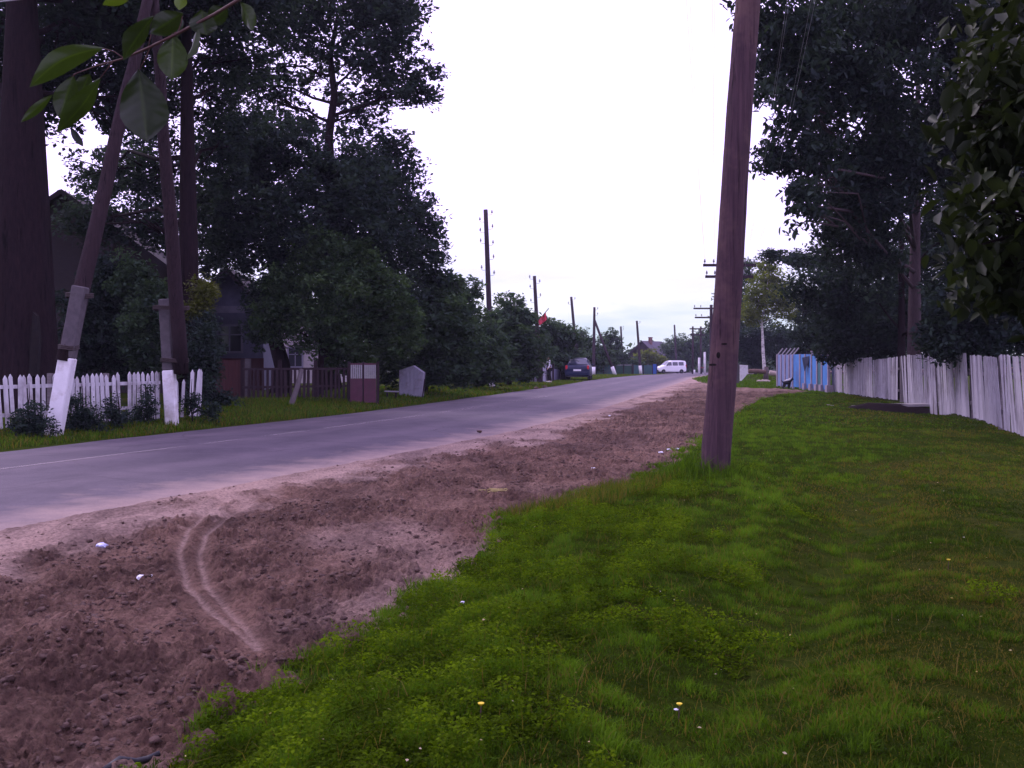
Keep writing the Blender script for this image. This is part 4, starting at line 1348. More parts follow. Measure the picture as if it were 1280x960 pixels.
for i, p in enumerate(pt_):
    h = 1.75 + (.15 if i >= 7 else 0)
    po = MB().box(p + Vector((0, 0, h / 2)), (.11, .12, h)).build('post', M['pinkpost'], bf)
    if i >= 6:
        MB().box(p + Vector((0, -.05, .16)), (.3, .3, .36)).build('foot', M['pinkpost'], po)
    if i < 5 or i == 8:
        MB().beam(p + Vector((0, 0, h - .02)), p + Vector((.28, 0, h + .32)), .05, .05).build('arm', M['palebar'], po)
# dark drape and yellow-brown cloth over the fence top
M['drape'] = mat('dark blue tarp', (.02, .03, .07), (.015, .02, .04), 5, .6)
mb = MB()
q = [P(1003, 447, 48), P(1012, 445, 47.5), P(1013, 462, 47.5), P(1009, 456, 47.6), P(1006, 464, 47.8), P(1004, 455, 48)]
mb.prism(q, (0, .06, 0))
meta(mb.build('draped_cloth', M['drape'], None, origin=P(1008, 455, 47.7)), 'dark cloth draped over the top of the blue fence', 'cloth')

# dog in front of it
M['dogfur'] = mat('black and white fur', (.012, .011, .013), (.02, .018, .02), 9, .8)
M['dogwhite'] = mat('white fur', (.6, .58, .58), (.5, .48, .48), 9, .8)


def skin_mesh(name, joints, edges, rad, m, parent=None, loc=(0, 0, 0), rz=0, sub=2):
    me = bpy.data.meshes.new(name)
    me.from_pydata([tuple(j) for j in joints], edges, [])
    o = bpy.data.objects.new(name, me)
    COL.objects.link(o)
    md = o.modifiers.new('skin', 'SKIN')
    md.use_smooth_shade = True
    sk = me.skin_vertices[0].data
    for i, r in enumerate(rad):
        sk[i].radius = (r, r) if not isinstance(r, tuple) else r
        sk[i].use_root = (i == 0)
    ss = o.modifiers.new('sub', 'SUBSURF')
    ss.levels = ss.render_levels = sub
    dg = bpy.context.evaluated_depsgraph_get()
    ev = bpy.data.meshes.new_from_object(o.evaluated_get(dg))
    ev.name = name
    o.modifiers.clear()
    o.data = ev
    ev.materials.clear()
    ev.materials.append(m)
    for p in ev.polygons: p.use_smooth = True
    o.parent = parent
    o.location = loc
    o.rotation_euler = (0, 0, rz)
    return o


D = 49.2
dg_ = thing('dog', 'small black dog with a white back standing before the blue fence', 'dog', G(981, D), rz=math.radians(20))
J = [(0, 0, .34), (.14, 0, .36), (.28, 0, .38), (.36, 0, .47), (.43, 0, .53), (.52, 0, .50),
     (.24, .06, .22), (.25, .06, .1), (.27, .06, .02), (.24, -.06, .22), (.22, -.06, .1), (.24, -.06, .02),
     (-.03, .06, .22), (-.08, .06, .11), (-.05, .06, .02), (-.03, -.06, .22), (-.10, -.06, .11), (-.07, -.06, .02), (-.12, 0, .38), (-.2, 0, .46)]
E = [(0, 1), (1, 2), (2, 3), (3, 4), (4, 5), (2, 6), (6, 7), (7, 8), (2, 9), (9, 10), (10, 11), (0, 12), (12, 13), (13, 14), (0, 15), (15, 16), (16, 17), (0, 18), (18, 19)]
Rr = [.085, .09, .1, .065, .07, .03, .045, .026, .026, .045, .026, .026, .05, .026, .026, .05, .026, .026, .025, .015]
skin_mesh('body', J, E, Rr, M['dogfur'], dg_)
mb = MB()
mb.tube([(-.05, 0, .42), (.1, 0, .445), (.25, 0, .47), (.33, 0, .54), (.42, 0, .595)], [.02, .06, .065, .045, .02], 8)
mb.build('back_patch', M['dogwhite'], dg_, smooth=True, world=False)
mb = MB()
for s in (-1, 1):
    mb.tube([(.41, .04 * s, .57), (.39, .055 * s, .63)], [.025, .006], 6)
mb.build('ears', M['dogfur'], dg_, world=False)

# concrete slab over the hollow
pa, pb = P(1024, 506.5, 31.3), P(1118, 511.5, 29.6)
za = gzs(10.0, 31) + .02
mb = MB().beam(Vector((9.7, 30.65, .06)), Vector((12.7, 30.4, .12)), .8, .07)
M['slab'] = mat('pale slab concrete', (.38, .35, .36), (.27, .25, .26), 6, .9, .4, 20)
meta(mb.build('concrete_slab', M['slab'], None, origin=(11.4, 30.7, 0)), 'thin concrete slab lying over the dark hollow before the plank fence', 'slab')
mb = MB()
M['darksoil'] = mat('dark wet soil', (.035, .022, .022), (.02, .013, .014), 5, .95, .8, 12)
u = np.linspace(-1.5, 1.5, 50)
w_ = np.linspace(-1.1, .7, 60)
UX, UY = np.meshgrid(u + 11.3, w_ + 29.6)
UZ = gz(UX, UY) + .018 + .05 * (fbm(UX * 3, UY * 3, 3, 8) - .5)
rr_ = np.hypot((UX - 11.3) / 1.4, (UY - 29.6) / .95)
UZ -= .12 * sstep(.75, 1.05, rr_ + (fbm(UX * 2, UY * 2, 3, 9) - .5) * .5)
meta(link('bare_hollow', fast_mesh('bare_hollow', np.stack([UX, UY, UZ], -1), grid(u, w_), [M['darksoil']], smooth=True)), kind='structure')


# ------------------------------------------------------------------ poles
def insulator(parent, p, s, world=True):
    """hook with a porcelain bell on side s"""
    mb = MB()
    mb.tube([p, p + Vector((s * .14, 0, 0)), p + Vector((s * .2, 0, .05)), p + Vector((s * .2, 0, .1))], .012, 5)
    mb.lathe(p + Vector((s * .2, 0, .1)), [(.03, 0), (.05, .02), (.045, .08), (.025, .12), (.03, .15), (.015, .17)], 8)
    return mb.build('insulator', M['glassins'], parent, smooth=True, world=world)


def pole(label, base_px, top_px, D, r, ins=(), foot=None, m='poledark', arms=(), brace=None, Dtop=None, base=None, name='utility_pole', group='wooden utility poles'):
    b0 = base if base is not None else G(base_px, D)
    tp_ = P(top_px[0], top_px[1], Dtop or D)
    t = thing(name, label, 'pole', b0, group)
    ax = tp_ - b0
    n = 7
    pts = [b0 - ax.normalized() * .15] + [b0 + ax * k / n for k in range(1, n + 1)]
    mb = MB()
    mb.tube(pts, [r * (1.05 - .3 * k / n) for k in range(n + 1)], 12, .015)
    mb.build('shaft', M[m], t, smooth=True)
    if foot:
        mb = MB()
        mb.tube([b0 - Vector((0, 0, .05)), b0 + ax * (foot / ax.length)], [r * 1.13, r * 1.1], 12)
        mb.build('painted_foot', M['whitewash'], t, smooth=True)
    for z, s in ins:
        p = b0 + ax * z
        insulator(t, p + Vector((s * r * .8, 0, 0)), s)
    for z, w in arms:
        p = b0 + ax * z
        ar = MB().beam(p + Vector((-w / 2, -r * 1.05, 0)), p + Vector((w / 2, -r * 1.05, 0)), .09, .11).build('crossarm', M['poledark'], t)
        for s in (-.47, -.3, .3, .47):
            q = p + Vector((s * w, -r * 1.05, .055))
            MB().lathe(q, [(.012, 0), (.012, .06), (.045, .07), (.04, .13), (.025, .16), (.03, .19), (.01, .2)], 8).build('insulator', M['glassins'], ar, smooth=True)
    if brace:
        zt, bp, ft_ = brace
        s_ = b0 + ax * zt
        mb = MB()
        mb.tube([bp - Vector((0, 0, .1)), s_], [r * .95, r * .7], 10)
        br = mb.build('strut', M[m], t, smooth=True)
        if ft_:
            e = bp + (s_ - bp) * (ft_ / (s_ - bp).length)
            MB().tube([bp - Vector((0, 0, .05)), e], [r * 1.2, r * 1.12], 10).build('painted_foot', M['whitewash'], t, smooth=True)
    return t


# the near thick pole, with its crossarms above the picture
b0 = Vector((2.33, 11.6, gzs(2.33, 11.6)))
ax = Vector((2.74, 11.6, 5.67)) - b0
tp_ = b0 + ax * (8.4 / ax.length)
npole = thing('utility_pole', 'thick weathered wooden pole standing close by in the grass, leaning to the right', 'pole', b0, 'wooden utility poles')
me = bpy.data.meshes.new('shaft')
nr, nk = 26, 130
vv, ff = [], []
rng = np.random.default_rng(31)
groove = rng.normal(0, .5, nr)
for i in range(nk + 1):
    k = i / nk
    c = b0 + (tp_ - b0) * k - Vector((0, 0, .15)) * (1 - k) + Vector((.014 * math.sin(k * 9), .01 * math.sin(k * 7 + 1), 0))
    r = .168 - .040 * k + .018 * math.exp(-k * 22)
    groove = groove * .93 + rng.normal(0, .22, nr)
    for j in range(nr):
        a = 2 * math.pi * j / nr
        rr = r + .0035 * groove[j]
        vv.append((c.x + rr * math.cos(a) - b0.x, c.y + rr * math.sin(a) - b0.y, c.z - b0.z))
for i in range(nk):
    for j in range(nr):
        a, b = i * nr + j, i * nr + (j + 1) % nr
        ff.append((a, b, b + nr, a + nr))
ff_arr = ff
sh_ = link('shaft', fast_mesh('shaft', vv, ff, [M['pole']], smooth=True), npole)
NP_ARMS = []
for z in (8.0, 7.4):
    p = b0 + ax * (z / ax.length)
    ar = MB().beam(p + Vector((-1.1, -.17, 0)), p + Vector((1.1, -.17, 0)), .09, .11).build('crossarm', M['poledark'], npole)
    for s in (-1.02, -.6, .6, 1.02):
        q = p + Vector((s, -.17, .055))
        NP_ARMS.append(q + Vector((0, 0, .15)))
        MB().lathe(q, [(.012, 0), (.012, .06), (.045, .07), (.04, .13), (.025, .16), (.03, .19), (.01, .2)], 8).build('insulator', M['glassins'], ar, smooth=True)
# knot and dark scar on the pole
q = b0 + ax * ((2.05) / ax.length)
for (px, py, w, h) in ((898, 444, 5, 8), (891, 456, 10, 3), (906, 430, 9, 2.5)):
    D = 11.6 - .158
    c = P(px, py, D)
    s = D / F
    mb = MB().add([c + Vector((math.cos(a) * w * s / 2, -.004 + .012 * abs(math.cos(a)), math.sin(a) * h * s / 2)) for a in np.linspace(0, 2 * math.pi, 10, endpoint=False)], [tuple(range(10))])
    mb.build('knot', M['hollow'], npole)

pole('tall slim pole with insulators rising above the roadside trees, nearest on the left', 615, (607, 262), 52, .15, [(.97, 1), (.93, -1), (.89, 1), (.87, -1), (.81, -1), (.80, 1), (.72, 1), (.66, -1), (.63, 1), (.58, -1)], foot=.55)
p2 = pole('slim pole carrying a red flag beside the standing person', 675, (668, 345), 64, .14, [(.97, -1), (.93, 1), (.88, -1), (.8, 1), (.75, -1)])
pole('slim leaning pole rising from behind the parked dark car', 723, (714, 371), 92, .15, [(.96, 1), (.9, -1)])
pole('pole with a slanting strut and two whitewashed feet right of the parked dark car', 742, (743, 384), 96, .15, [(.96, 1), (.88, 1)], foot=.75, brace=(.82, G(769, 96.5), .85))
pole('small pole with a strut on its left side above the distant shrubs', 779, (776, 408), 138, .16, [(.97, 1), (.92, 1), (.87, -1)], brace=(.78, G(757, 138), 0))
pole('leaning pole with a whitewashed foot before the distant gabled house', 801, (796, 401), 108, .15, [(.95, 1)], foot=.95)
pole('farthest pole, showing only its tip above the dark tree behind the van', 846, (843, 406), 158, .17)
cp1 = pole('pole with two crossarms mostly hidden behind the near thick pole', 908, (911, 326), 42, .13, arms=((.965, 2.2), (.88, 2.0)))
pole('pole with two short crossarms behind the near thick pole, next farther', 889, (889, 381), 72, .14, arms=((.95, 2.6), (.83, 2.4)))
hf = thing('frame_pole', 'small two-legged pole with crossbars left of the near thick pole', 'pole', G(871, 112))
for px in (866, 876):
    g_ = G(px, 112)
    MB().tube([g_ - Vector((0, 0, .1)), P(px, 408, 112)], [.13, .1], 8).build('leg', M['poledark'], hf, smooth=True)
for py in (411, 418.5):
    MB().beam(P(862, py, 111.85), P(882, py, 111.85), .1, .14).build('crossbar', M['poledark'], hf)

# two-legged leaning pole on the left
LA, LB = G(67, 18.9), G(215, 22.0)
apex = P(191, -25, 20.4)
ap = thing('two_legged_pole', 'two-legged brown wooden pole tied to whitewashed concrete stubs before the white fence', 'pole', (LA + LB) / 2)
for (g_, stub_top, white_px, D, wmid, sw) in ((LA, (101, 358), (86, 447), 18.9, (79, 452), .28), (LB, (206, 374), (210, 463), 22.0, (225, 466), .25)):
    tp1 = P(*stub_top, D + .1)
    ax1 = tp1 - g_
    kw = (P(*white_px, D).z - g_.z) / ax1.z
    if white_px[0] < 100:
        ax_side = Vector((0, 1, 0))
    m_ = g_ + ax1 * kw
    mb = MB().beam(g_ - ax1 * .06, m_, sw * 1.0, sw * .85, (0, 1, 0))
    mb.build('whitewashed_base', M['whitewash'], ap, bevel=.02)
    st = MB().beam(m_, tp1, sw * .95, sw * .8, (0, 1, 0)).build('concrete_stub', M['concrete'], ap, bevel=.02)
    foot = P(wmid[0], wmid[1], D + .05) + Vector((sw * .15, 0, 0))
    lg = MB()
    n = 9
    rr = random.Random(3)
    lg.tube([foot + (apex - foot) * k / n + Vector((rr.uniform(-.02, .02), 0, 0)) for k in range(n + 1)], [.165 - .065 * k / n for k in range(n + 1)], 12, .02)
    lgo = lg.build('leg', M['polebrown'], ap, smooth=True)
    for k in (.12, .85):
        c = m_ + (tp1 - m_) * k
        f_ = foot + (apex - foot) * ((c.z - foot.z) / (apex.z - foot.z))
        mid = (c + f_) / 2
        rx_ = (f_ - c).length / 2 + .15
        loop = [mid + Vector((math.cos(a) * rx_, math.sin(a) * .19, math.sin(a * 2) * .015)) for a in np.linspace(0, 2 * math.pi, 17)]
        mb = MB()
        for dz in (0, .03, .06): mb.tube([q + Vector((0, 0, dz)) for q in loop], .016, 5)
        mb.build('wire_band', M['iron'], ap)
for s in (-1, 1):
    insulator(ap, apex + Vector((s * .1, 0, -.1)), s)

# wires
def wire(a, b, sag, label, r=.006, group=None):
    a, b = Vector(a), Vector(b)
    pts = []
    for k in range(25):
        q = k / 24
        pts.append(a + (b - a) * q - Vector((0, 0, sag * 4 * q * (1 - q))))
    mb = MB()
    mb.tube(pts, r, 4)
    return meta(mb.build('wire', M['wire'], None, origin=a), label, 'wire', group)


ends = []
for z, w in ((.965, 2.2), (.88, 2.0)):
    bb = Vector(cp1.location)
    axx = P(911, 326, 42) - bb
    p = bb + axx * z
    ends += [p + Vector((s * w, -.14, .2)) for s in (-.47, -.3, .3, .47)]
wl = ['outermost thin wire on the road side, upper arm of the hidden pole', 'thin inner wire left of the near thick pole, upper arm', 'thin wire just right of the near thick pole, upper arm', 'thin outermost wire right of the near thick pole, upper arm',
      'thin wire of the lower arm, outermost on the road side', 'thin wire of the lower arm, inner on the road side', 'thin wire of the lower arm, inner on the fence side', 'thin wire of the lower arm, outermost on the fence side']
for a, b, l in zip(NP_ARMS, ends, wl): wire(a, b, .5, l, .0019, 'wires between the near thick pole and the hidden pole')
wire(apex + Vector((-.25, 0, -.1)), (-24, 19, 7.6), .3, 'dark service wire running left from the two-legged pole', .012)

# red flag on the pole beside the person
M['red'] = mat('red cloth', (.7, .06, .11), (.55, .04, .09), 3, .7)
fl = thing('flag', 'bright red flag on a short slanting staff fixed to the slim pole', 'flag', P(671, 402, 63.8))
MB().tube([P(670.5, 404, 63.8), P(686, 385.5, 63.3)], [.03, .025], 6).build('staff', M['darkwood'], fl)
vv = []
nu, nv = 14, 8
for j in range(nv):
    for i in range(nu):
        u, w = i / (nu - 1), j / (nv - 1)
        px = 673 + u * 9 + w * 1.5
        py = 401 - u * 10.5 + w * (6 + 3 * u)
        q = P(px, py, 63.5)
        vv.append(tuple(q + Vector((0, .12 * math.sin(u * 11 + w * 2), 0)) - fl.location))
vv2 = [(x, y + .02, z) for x, y, z in vv]
link('cloth', fast_mesh('cloth', vv, grid(np.arange(nu), np.arange(nv)), [M['red']], smooth=True), fl)

# white posts near the junction
D = 103
for px, py, lab in ((874, 447, 'shorter white post with a reddish bar beside it left of the near thick pole'), (881, 440, 'taller white post left of the near thick pole')):
    g_ = G(px, D)
    tpz = EYE + (HZ - py) * D / F
    t = MB()
    t.tube([g_ - Vector((0, 0, .1)), Vector((g_.x, g_.y, tpz))], [.12, .115], 10)
    meta(t.build('white_post', M['whitewash'], None, smooth=True, origin=g_), lab, 'post')
g_ = G(868, D)
meta(MB().tube([g_, g_ + Vector((0, 0, .5))], .09, 8).build('white_post', M['whitewash'], None, smooth=True, origin=g_), 'tiny white kerb post by the junction', 'post')
M['redrail'] = mat('red rail', (.3, .05, .06), (.22, .04, .05), 4, .6)
meta(MB().beam(P(874, 459.5, D), P(881, 459.5, D), .06, .1).build('rail_bar', M['redrail'], None, origin=P(877, 459.5, D)), 'short red bar joining two white posts', 'bar')

D = 60
g_ = G(921.5, D)
mb = MB()
mb.box(g_ + Vector((0, 0, .58)), (.22, .2, 1.2))
mb.lathe(g_ + Vector((0, 0, 1.18)), [(.1, 0), (.09, .06), (.02, .1)], 10)
meta(mb.build('gate_post', M['concrete'], None, origin=g_), 'grey concrete post just right of the near thick pole', 'post')
D = 62
g_ = G(930, D)
mb = MB().prism([P(925, 456, D), P(935, 456.5, D), P(935, 467, D), P(927, 476, D), P(925, 476, D)], (0, .08, 0))
meta(mb.build('white_board', M['whitewash'], None, origin=g_), 'white board panel beside the grey concrete post', 'panel')

# timber and stones before the birch
M['log'] = mat('brown logs', (.16, .10, .08), (.09, .055, .05), 6, .9, .5, 12, (1, 4, 4))
M['stone'] = mat('pale stone', (.42, .33, .29), (.3, .24, .22), 5, .9, .5, 12)
for (a, b, r, lab) in (((936, 464), (957, 465), .16, 'brown log lying left of the birch foot'), ((962, 466), (974, 469), .18, 'pale log lying right of the birch foot, touching the blue fence')):
    pa, pb = P(*a, 66), P(*b, 66)
    mb = MB()
    mb.tube([pa, (pa + pb) / 2 + Vector((0, 0, .03)), pb], [r, r * .95, r * .9], 10, .04)
    meta(mb.build('log', M['log'] if r < .17 else M['stone'], None, smooth=True, origin=pa), lab, 'log')
g_ = G(957.5, 68)
mb = MB()
mb.tube([g_ - Vector((0, 0, .1)), g_ + Vector((0, 0, .45)), g_ + Vector((.03, 0, .9))], [.2, .16, .13], 10, .06)
meta(mb.build('stump', M['barkgrey'], None, smooth=True, origin=g_), 'cut tree stump on the dark soil heap', 'stump')
rng = np.random.default_rng(6)
for k, px in enumerate((948.5, 953.5, 958.5)):
    g_ = G(px, 64)
    bm = bmesh.new()
    bmesh.ops.create_icosphere(bm, subdivisions=2, radius=.13 + .02 * k)
    for v in bm.verts: v.co = Vector((v.co.x * 1.3, v.co.y, v.co.z * .75)) * (1 + rng.uniform(-.15, .15))
    me = bpy.data.meshes.new('stone')
    bm.to_mesh(me); bm.free()
    me.materials.append(M['stone'])
    o = link('stone', me, None, g_ + Vector((0, 0, .08)))
    meta(o, ['pale stone at the left end of the row under the soil heap', 'pale stone in the middle of the row under the soil heap', 'pale stone at the right end of the row under the soil heap'][k], 'stone', 'stones under the soil heap')

# ------------------------------------------------------------------ houses
M['roof'] = mat('dark sheet roof', (.03, .022, .028), (.018, .013, .018), 4, .95, .2, 8)
M['roofgrey'] = mat('grey asbestos roof', (.10, .085, .115), (.065, .058, .08), 4, .8, .2, 8)
M['wallwood'] = mat('dark timber wall', (.035, .025, .027), (.02, .015, .017), 6, .85, .3, 12, (.6, .6, 6))
M['bluewall'] = mat('blue grey wall', (.10, .10, .15), (.07, .07, .11), 4, .8)
M['creamwall'] = mat('cream wall', (.34, .31, .31), (.27, .24, .26), 3, .85)
M['fascia'] = mat('pale fascia', (.16, .15, .2), (.11, .105, .14), 4, .8)
M['brick'] = mat('reddish brick', (.2, .1, .09), (.14, .07, .07), 12, .9)
M['glass'] = mat('window glass', (.02, .022, .03), (.015, .016, .02), 3, .08, spec=.6)


def gable_house(name, label, c, w, l, hw, hr, rz, wall, roof, over=.35, barge='roof', chimney=None, windows=()):
    """gable end faces local -Y; c: centre of that end on the ground"""
    t = thing(name, label, 'house', c, rz=rz)
    mb = MB()
    mb.prism([(-w / 2, 0, -.3), (w / 2, 0, -.3), (w / 2, 0, hw), (0, 0, hr - .06), (-w / 2, 0, hw)], (0, l, 0))
    mb.build('wall', M[wall], t, world=False)
    mb = MB()
    th = .09
    sl = (hr - hw) / (w / 2)
    for s in (-1, 1):
        e = Vector((s * (w / 2 + over), -over, hw - over * sl))
        r = Vector((0, -over, hr))
        mb.prism([e, r, r + Vector((0, 0, th)), e + Vector((0, 0, th))], (0, l + 2 * over, 0))
    rf = mb.build('roof', M[roof], t, world=False)
    mb = MB()
    for s in (-1, 1):
        e = Vector((s * (w / 2 + over), -over - .03, hw - over * sl))
        mb.beam(e, Vector((0, -over - .03, hr)), .04, .16)
    mb.build('bargeboards', M[barge], t, world=False)
    if chimney:
        x, y, h = chimney
        z0 = hr - abs(x) * sl
        mb = MB().box((x, y, z0 + h / 2 - .2), (.5, .5, h + .4))
        mb.box((x, y, z0 + h + .03), (.62, .62, .1))
        mb.build('chimney', M['brick'], rf, world=False)
    for (x, z, ww, hh) in windows:
        wf = MB()
        for dx, dz, sx, sz in ((-ww / 2, 0, .09, hh + .09), (ww / 2, 0, .09, hh + .09), (0, -hh / 2, ww, .09), (0, hh / 2, ww, .09), (0, 0, .05, hh), (0, hh * .15, ww, .05)):
            wf.box((x + dx, -.035 - (.004 if dx == 0 else 0), z + dz), (sx, .06, sz))
        wo = wf.build('window', M['fascia'], t, world=False)
        MB().box((x, -.012, z), (ww, .02, hh)).build('pane', M['glass'], wo, world=False)
    return t


gable_house('timber_house', 'dark timber house whose roof slope shows behind the two-legged pole', G(80, 37), 9.0, 9, 4.1, 7.4, math.radians(8), 'wallwood', 'roof', windows=((1.5, 2.0, .9, 1.3), (-1.5, 2.0, .9, 1.3)))
ph = gable_house('porch_house', 'small gabled porch house with pale eaves band and blue grey wall', G(284, 41), 2.9, 6, 3.35, 4.95, math.radians(6), 'bluewall', 'roof', .3, windows=((.1, 2.1, 1.0, 1.1),))
MB().box((0, -.34, 3.28), (3.6, .1, .28)).build('eaves_band', M['fascia'], ph, world=False)
MB().box((0, -.03, .5), (2.94, .04, 1.6)).build('plinth', M['redboard'], ph, world=False)
gable_house('cream_house', 'cream walled house glimpsed between bush stems behind the dark picket fence', G(345, 62), 7.5, 8, 2.9, 5.4, 0, 'creamwall', 'roofgrey', windows=((-1.5, 1.6, .9, 1.2), (1.2, 1.6, .9, 1.2)))
gable_house('village_house', 'distant house with grey gabled roof and brick chimney above shrubs', G(803, 168), 6.6, 7.0, 2.4, 5.3, math.radians(-34), 'wallwood', 'roofgrey', chimney=(.5, 2, 1.1), windows=((-1.6, 1.4, 1, 1.2), (1.6, 1.4, 1, 1.2)))

# ------------------------------------------------------------------ cars
M['carpaint'] = mat('dark violet blue paint', (.006, .012, .045), (.005, .010, .04), 2, .35, spec=.3)
M['vanpaint'] = mat('white paint', (.78, .78, .82), (.74, .74, .78), 2, .3, spec=.5)
M['carglass'] = mat('car glass', (.03, .035, .06), (.03, .035, .06), 2, .06, spec=.9)
M['tyre'] = mat('tyre rubber', (.015, .015, .016), (.02, .02, .02), 20, .85)
M['rim'] = mat('wheel rim', (.35, .35, .38), (.3, .3, .33), 5, .4, metal=.7)
M['taillight'] = mat('tail light lens', (.55, .02, .03), (.45, .015, .03), 6, .2, spec=.6)
M['plate'] = mat('number plate', (.75, .75, .78), (.7, .7, .74), 5, .5)
M['blackplastic'] = mat('black plastic', (.02, .02, .022), (.025, .025, .027), 20, .7)
M['headlamp'] = mat('headlamp lens', (.5, .52, .55), (.45, .47, .5), 5, .15, spec=.7)


def car_body(st):
    """st: stations (y, half width, bottom, belt, top, half width at top)"""
    mb = MB()
    rings = []
    for y, w, zb, zl, zt, wt in st:
        half = [(0, zb), (w * .8, zb), (w * .96, zb + .06), (w, zb + .2), (w, zl - .12), (w * .96, zl)]
        if zt > zl + .1: half += [(wt + (w * .96 - wt) * .5, zl + (zt - zl) * .5), (wt + .02, zt - .09), (wt * .86, zt - .015), (0, zt)]
        else: half += [(w * .9, zl + .004), (w * .8, zl + (zt - zl) * .8), (w * .5, zt), (0, zt)]
        ring = [(x, y, z) for x, z in half] + [(-x, y, z) for x, z in half[-2:0:-1]]
        rings.append(ring)
    n = len(rings[0])
    vs_, fs_ = [], []
    for r in rings: vs_ += r
    for i in range(len(rings) - 1):
        for k in range(n):
            a, b = i * n + k, i * n + (k + 1) % n
            fs_.append((a, b, b + n, a + n))
    fs_.append(tuple(range(n)))
    fs_.append(tuple(range((len(rings) - 1) * n, len(rings) * n)))
    mb.add(vs_, fs_)
    return mb


def wheel(t, x, y, r, w):
    s = 1 if x > 0 else -1
    wo = thing_part('wheel', t, (x, y, r))
    MB().lathe((0, 0, 0), [(r * .62, -w / 2), (r * .93, -w / 2), (r, -w * .35), (r, w * .35), (r * .93, w / 2), (r * .62, w / 2)], 22, 'X').build('tyre', M['tyre'], wo, smooth=True, world=False)
    MB().lathe((s * w * .3, 0, 0), [(r * .64, -w * .2), (r * .64, w * .15), (r * .5, w * .19), (r * .15, w * .12), (r * .12, w * .22)], 18, 'X').build('rim', M['rim'], wo, world=False)
    return wo


def thing_part(name, parent, loc):
    o = bpy.data.objects.new(name, None)
    COL.objects.link(o)
    o.parent = parent
    o.location = loc
    return o


def panel(t, name, pts, m, out=.012):
    """thin four-cornered panel laid proud of the body"""
    pts = [Vector(p) for p in pts]
    nrm = (pts[1] - pts[0]).cross(pts[3] - pts[0]).normalized() * out
    return MB().prism([p for p in pts], nrm).build(name, m, t, world=False)


# saloon seen from behind; local -Y is the rear
D = 70.5
cl = G(721.5, D)
ct = thing('parked_car', 'dark violet blue saloon car parked on the left verge, seen from behind', 'car', (cl.x, D, max(cl.z, 0) + .02), rz=math.radians(-7))
ct.scale = (1.04, 1.04, 1.07)
st = [(0.0, .74, .40, .72, .76, .5), (.05, .82, .27, .93, .96, .5), (.15, .85, .22, .96, 1.0, .5), (.62, .86, .2, .97, 1.01, .5), (.95, .87, .19, .96, 1.30, .58), (1.15, .87, .19, .95, 1.43, .56), (1.7, .87, .19, .94, 1.49, .57),
      (2.3, .87, .19, .93, 1.46, .56), (2.75, .87, .19, .93, 1.25, .62), (3.15, .87, .19, .92, .98, .6), (3.9, .84, .2, .80, .84, .5), (4.2, .76, .25, .66, .70, .5), (4.28, .66, .34, .6, .62, .4)]
bo = car_body(st).build('body', M['carpaint'], ct, smooth=True, world=False)
panel(ct, 'rear_window', [(-.66, .60, 1.03), (.66, .60, 1.03), (.53, 1.06, 1.40), (-.53, 1.06, 1.40)], M['carglass'], .02)
for s in (-1, 1):
    panel(ct, 'side_window', [(s * .855, 1.05, 1.0), (s * .855, 2.6, .99), (s * .62, 2.25, 1.38), (s * .63, 1.2, 1.36)][::s], M['carglass'], .02)
    MB().box((s * .73, .045, .84), (.15, .09, .26)).build('tail_light', M['taillight'], ct, world=False, bevel=.02)
    MB().box((s * .95, 2.6, 1.0), (.16, .1, .12)).build('mirror', M['carpaint'], ct, world=False, bevel=.02)
    for y in (.75, 3.4): wheel(ct, s * .77, y, .3, .2)
panel(ct, 'windscreen', [(-.66, 3.1, 1.0), (-.53, 2.4, 1.42), (.53, 2.4, 1.42), (.66, 3.1, 1.0)], M['carglass'], .02)
MB().box((0, -.005, .66), (.52, .03, .12)).build('number_plate', M['plate'], ct, world=False)
MB().box((0, .0, .42), (1.6, .12, .26)).build('bumper', M['carpaint'], ct, world=False, bevel=.03)
MB().box((0, .03, .25), (1.4, .1, .1)).build('valance', M['blackplastic'], ct, world=False)

# white van; local -Y is the front
D = 138
cl = G(839, D)
vt = thing('white_van', 'small white passenger van parked across the far end of the road', 'van', (X(821, D), D + .6, cl.z), rz=math.radians(-78))
st = [(0.0, .66, .42, .62, .66, .4), (.06, .78, .3, .74, .8, .4), (.25, .83, .24, .86, .92, .5), (.85, .84, .2, 1.03, 1.10, .6), (1.1, .84, .2, 1.05, 1.28, .62), (1.65, .85, .2, 1.06, 1.72, .66), (2.1, .85, .2, 1.06, 1.80, .67),
      (3.6, .85, .2, 1.06, 1.80, .67), (4.0, .85, .24, 1.06, 1.75, .68), (4.1, .82, .32, 1.06, 1.62, .66)]
# the body is lofted front to rear
vb = car_body(st).build('body', M['vanpaint'], vt, smooth=False, world=False)
for s in (-1, 1):
    for (y0, y1, ys) in ((1.2, 1.95, .32), (2.12, 2.85, 0), (3.0, 3.72, 0)):
        panel(vt, 'side_window', [(s * .845, y0, 1.12), (s * .845, y1, 1.12), (s * .72, y1, 1.58), (s * .72, y0 + ys, 1.58)][::s], M['carglass'], .03)
    MB().box((s * .62, .12, .72), (.26, .18, .18)).build('headlight', M['headlamp'], vt, world=False, bevel=.02)
    MB().box((s * .78, 4.06, 1.0), (.1, .1, .4)).build('tail_light', M['taillight'], vt, world=False)
    for y in (.78, 3.4): wheel(vt, s * .76, y, .3, .2)
    MB().box((s * .94, 1.25, 1.15), (.16, .1, .2)).build('mirror', M['blackplastic'], vt, world=False, bevel=.02)
panel(vt, 'windscreen', [(-.66, .98, 1.16), (.66, .98, 1.16), (.58, 1.58, 1.68), (-.58, 1.58, 1.68)], M['carglass'], .03)
MB().box((0, .05, .38), (1.5, .2, .22)).build('bumper', M['blackplastic'], vt, world=False, bevel=.03)
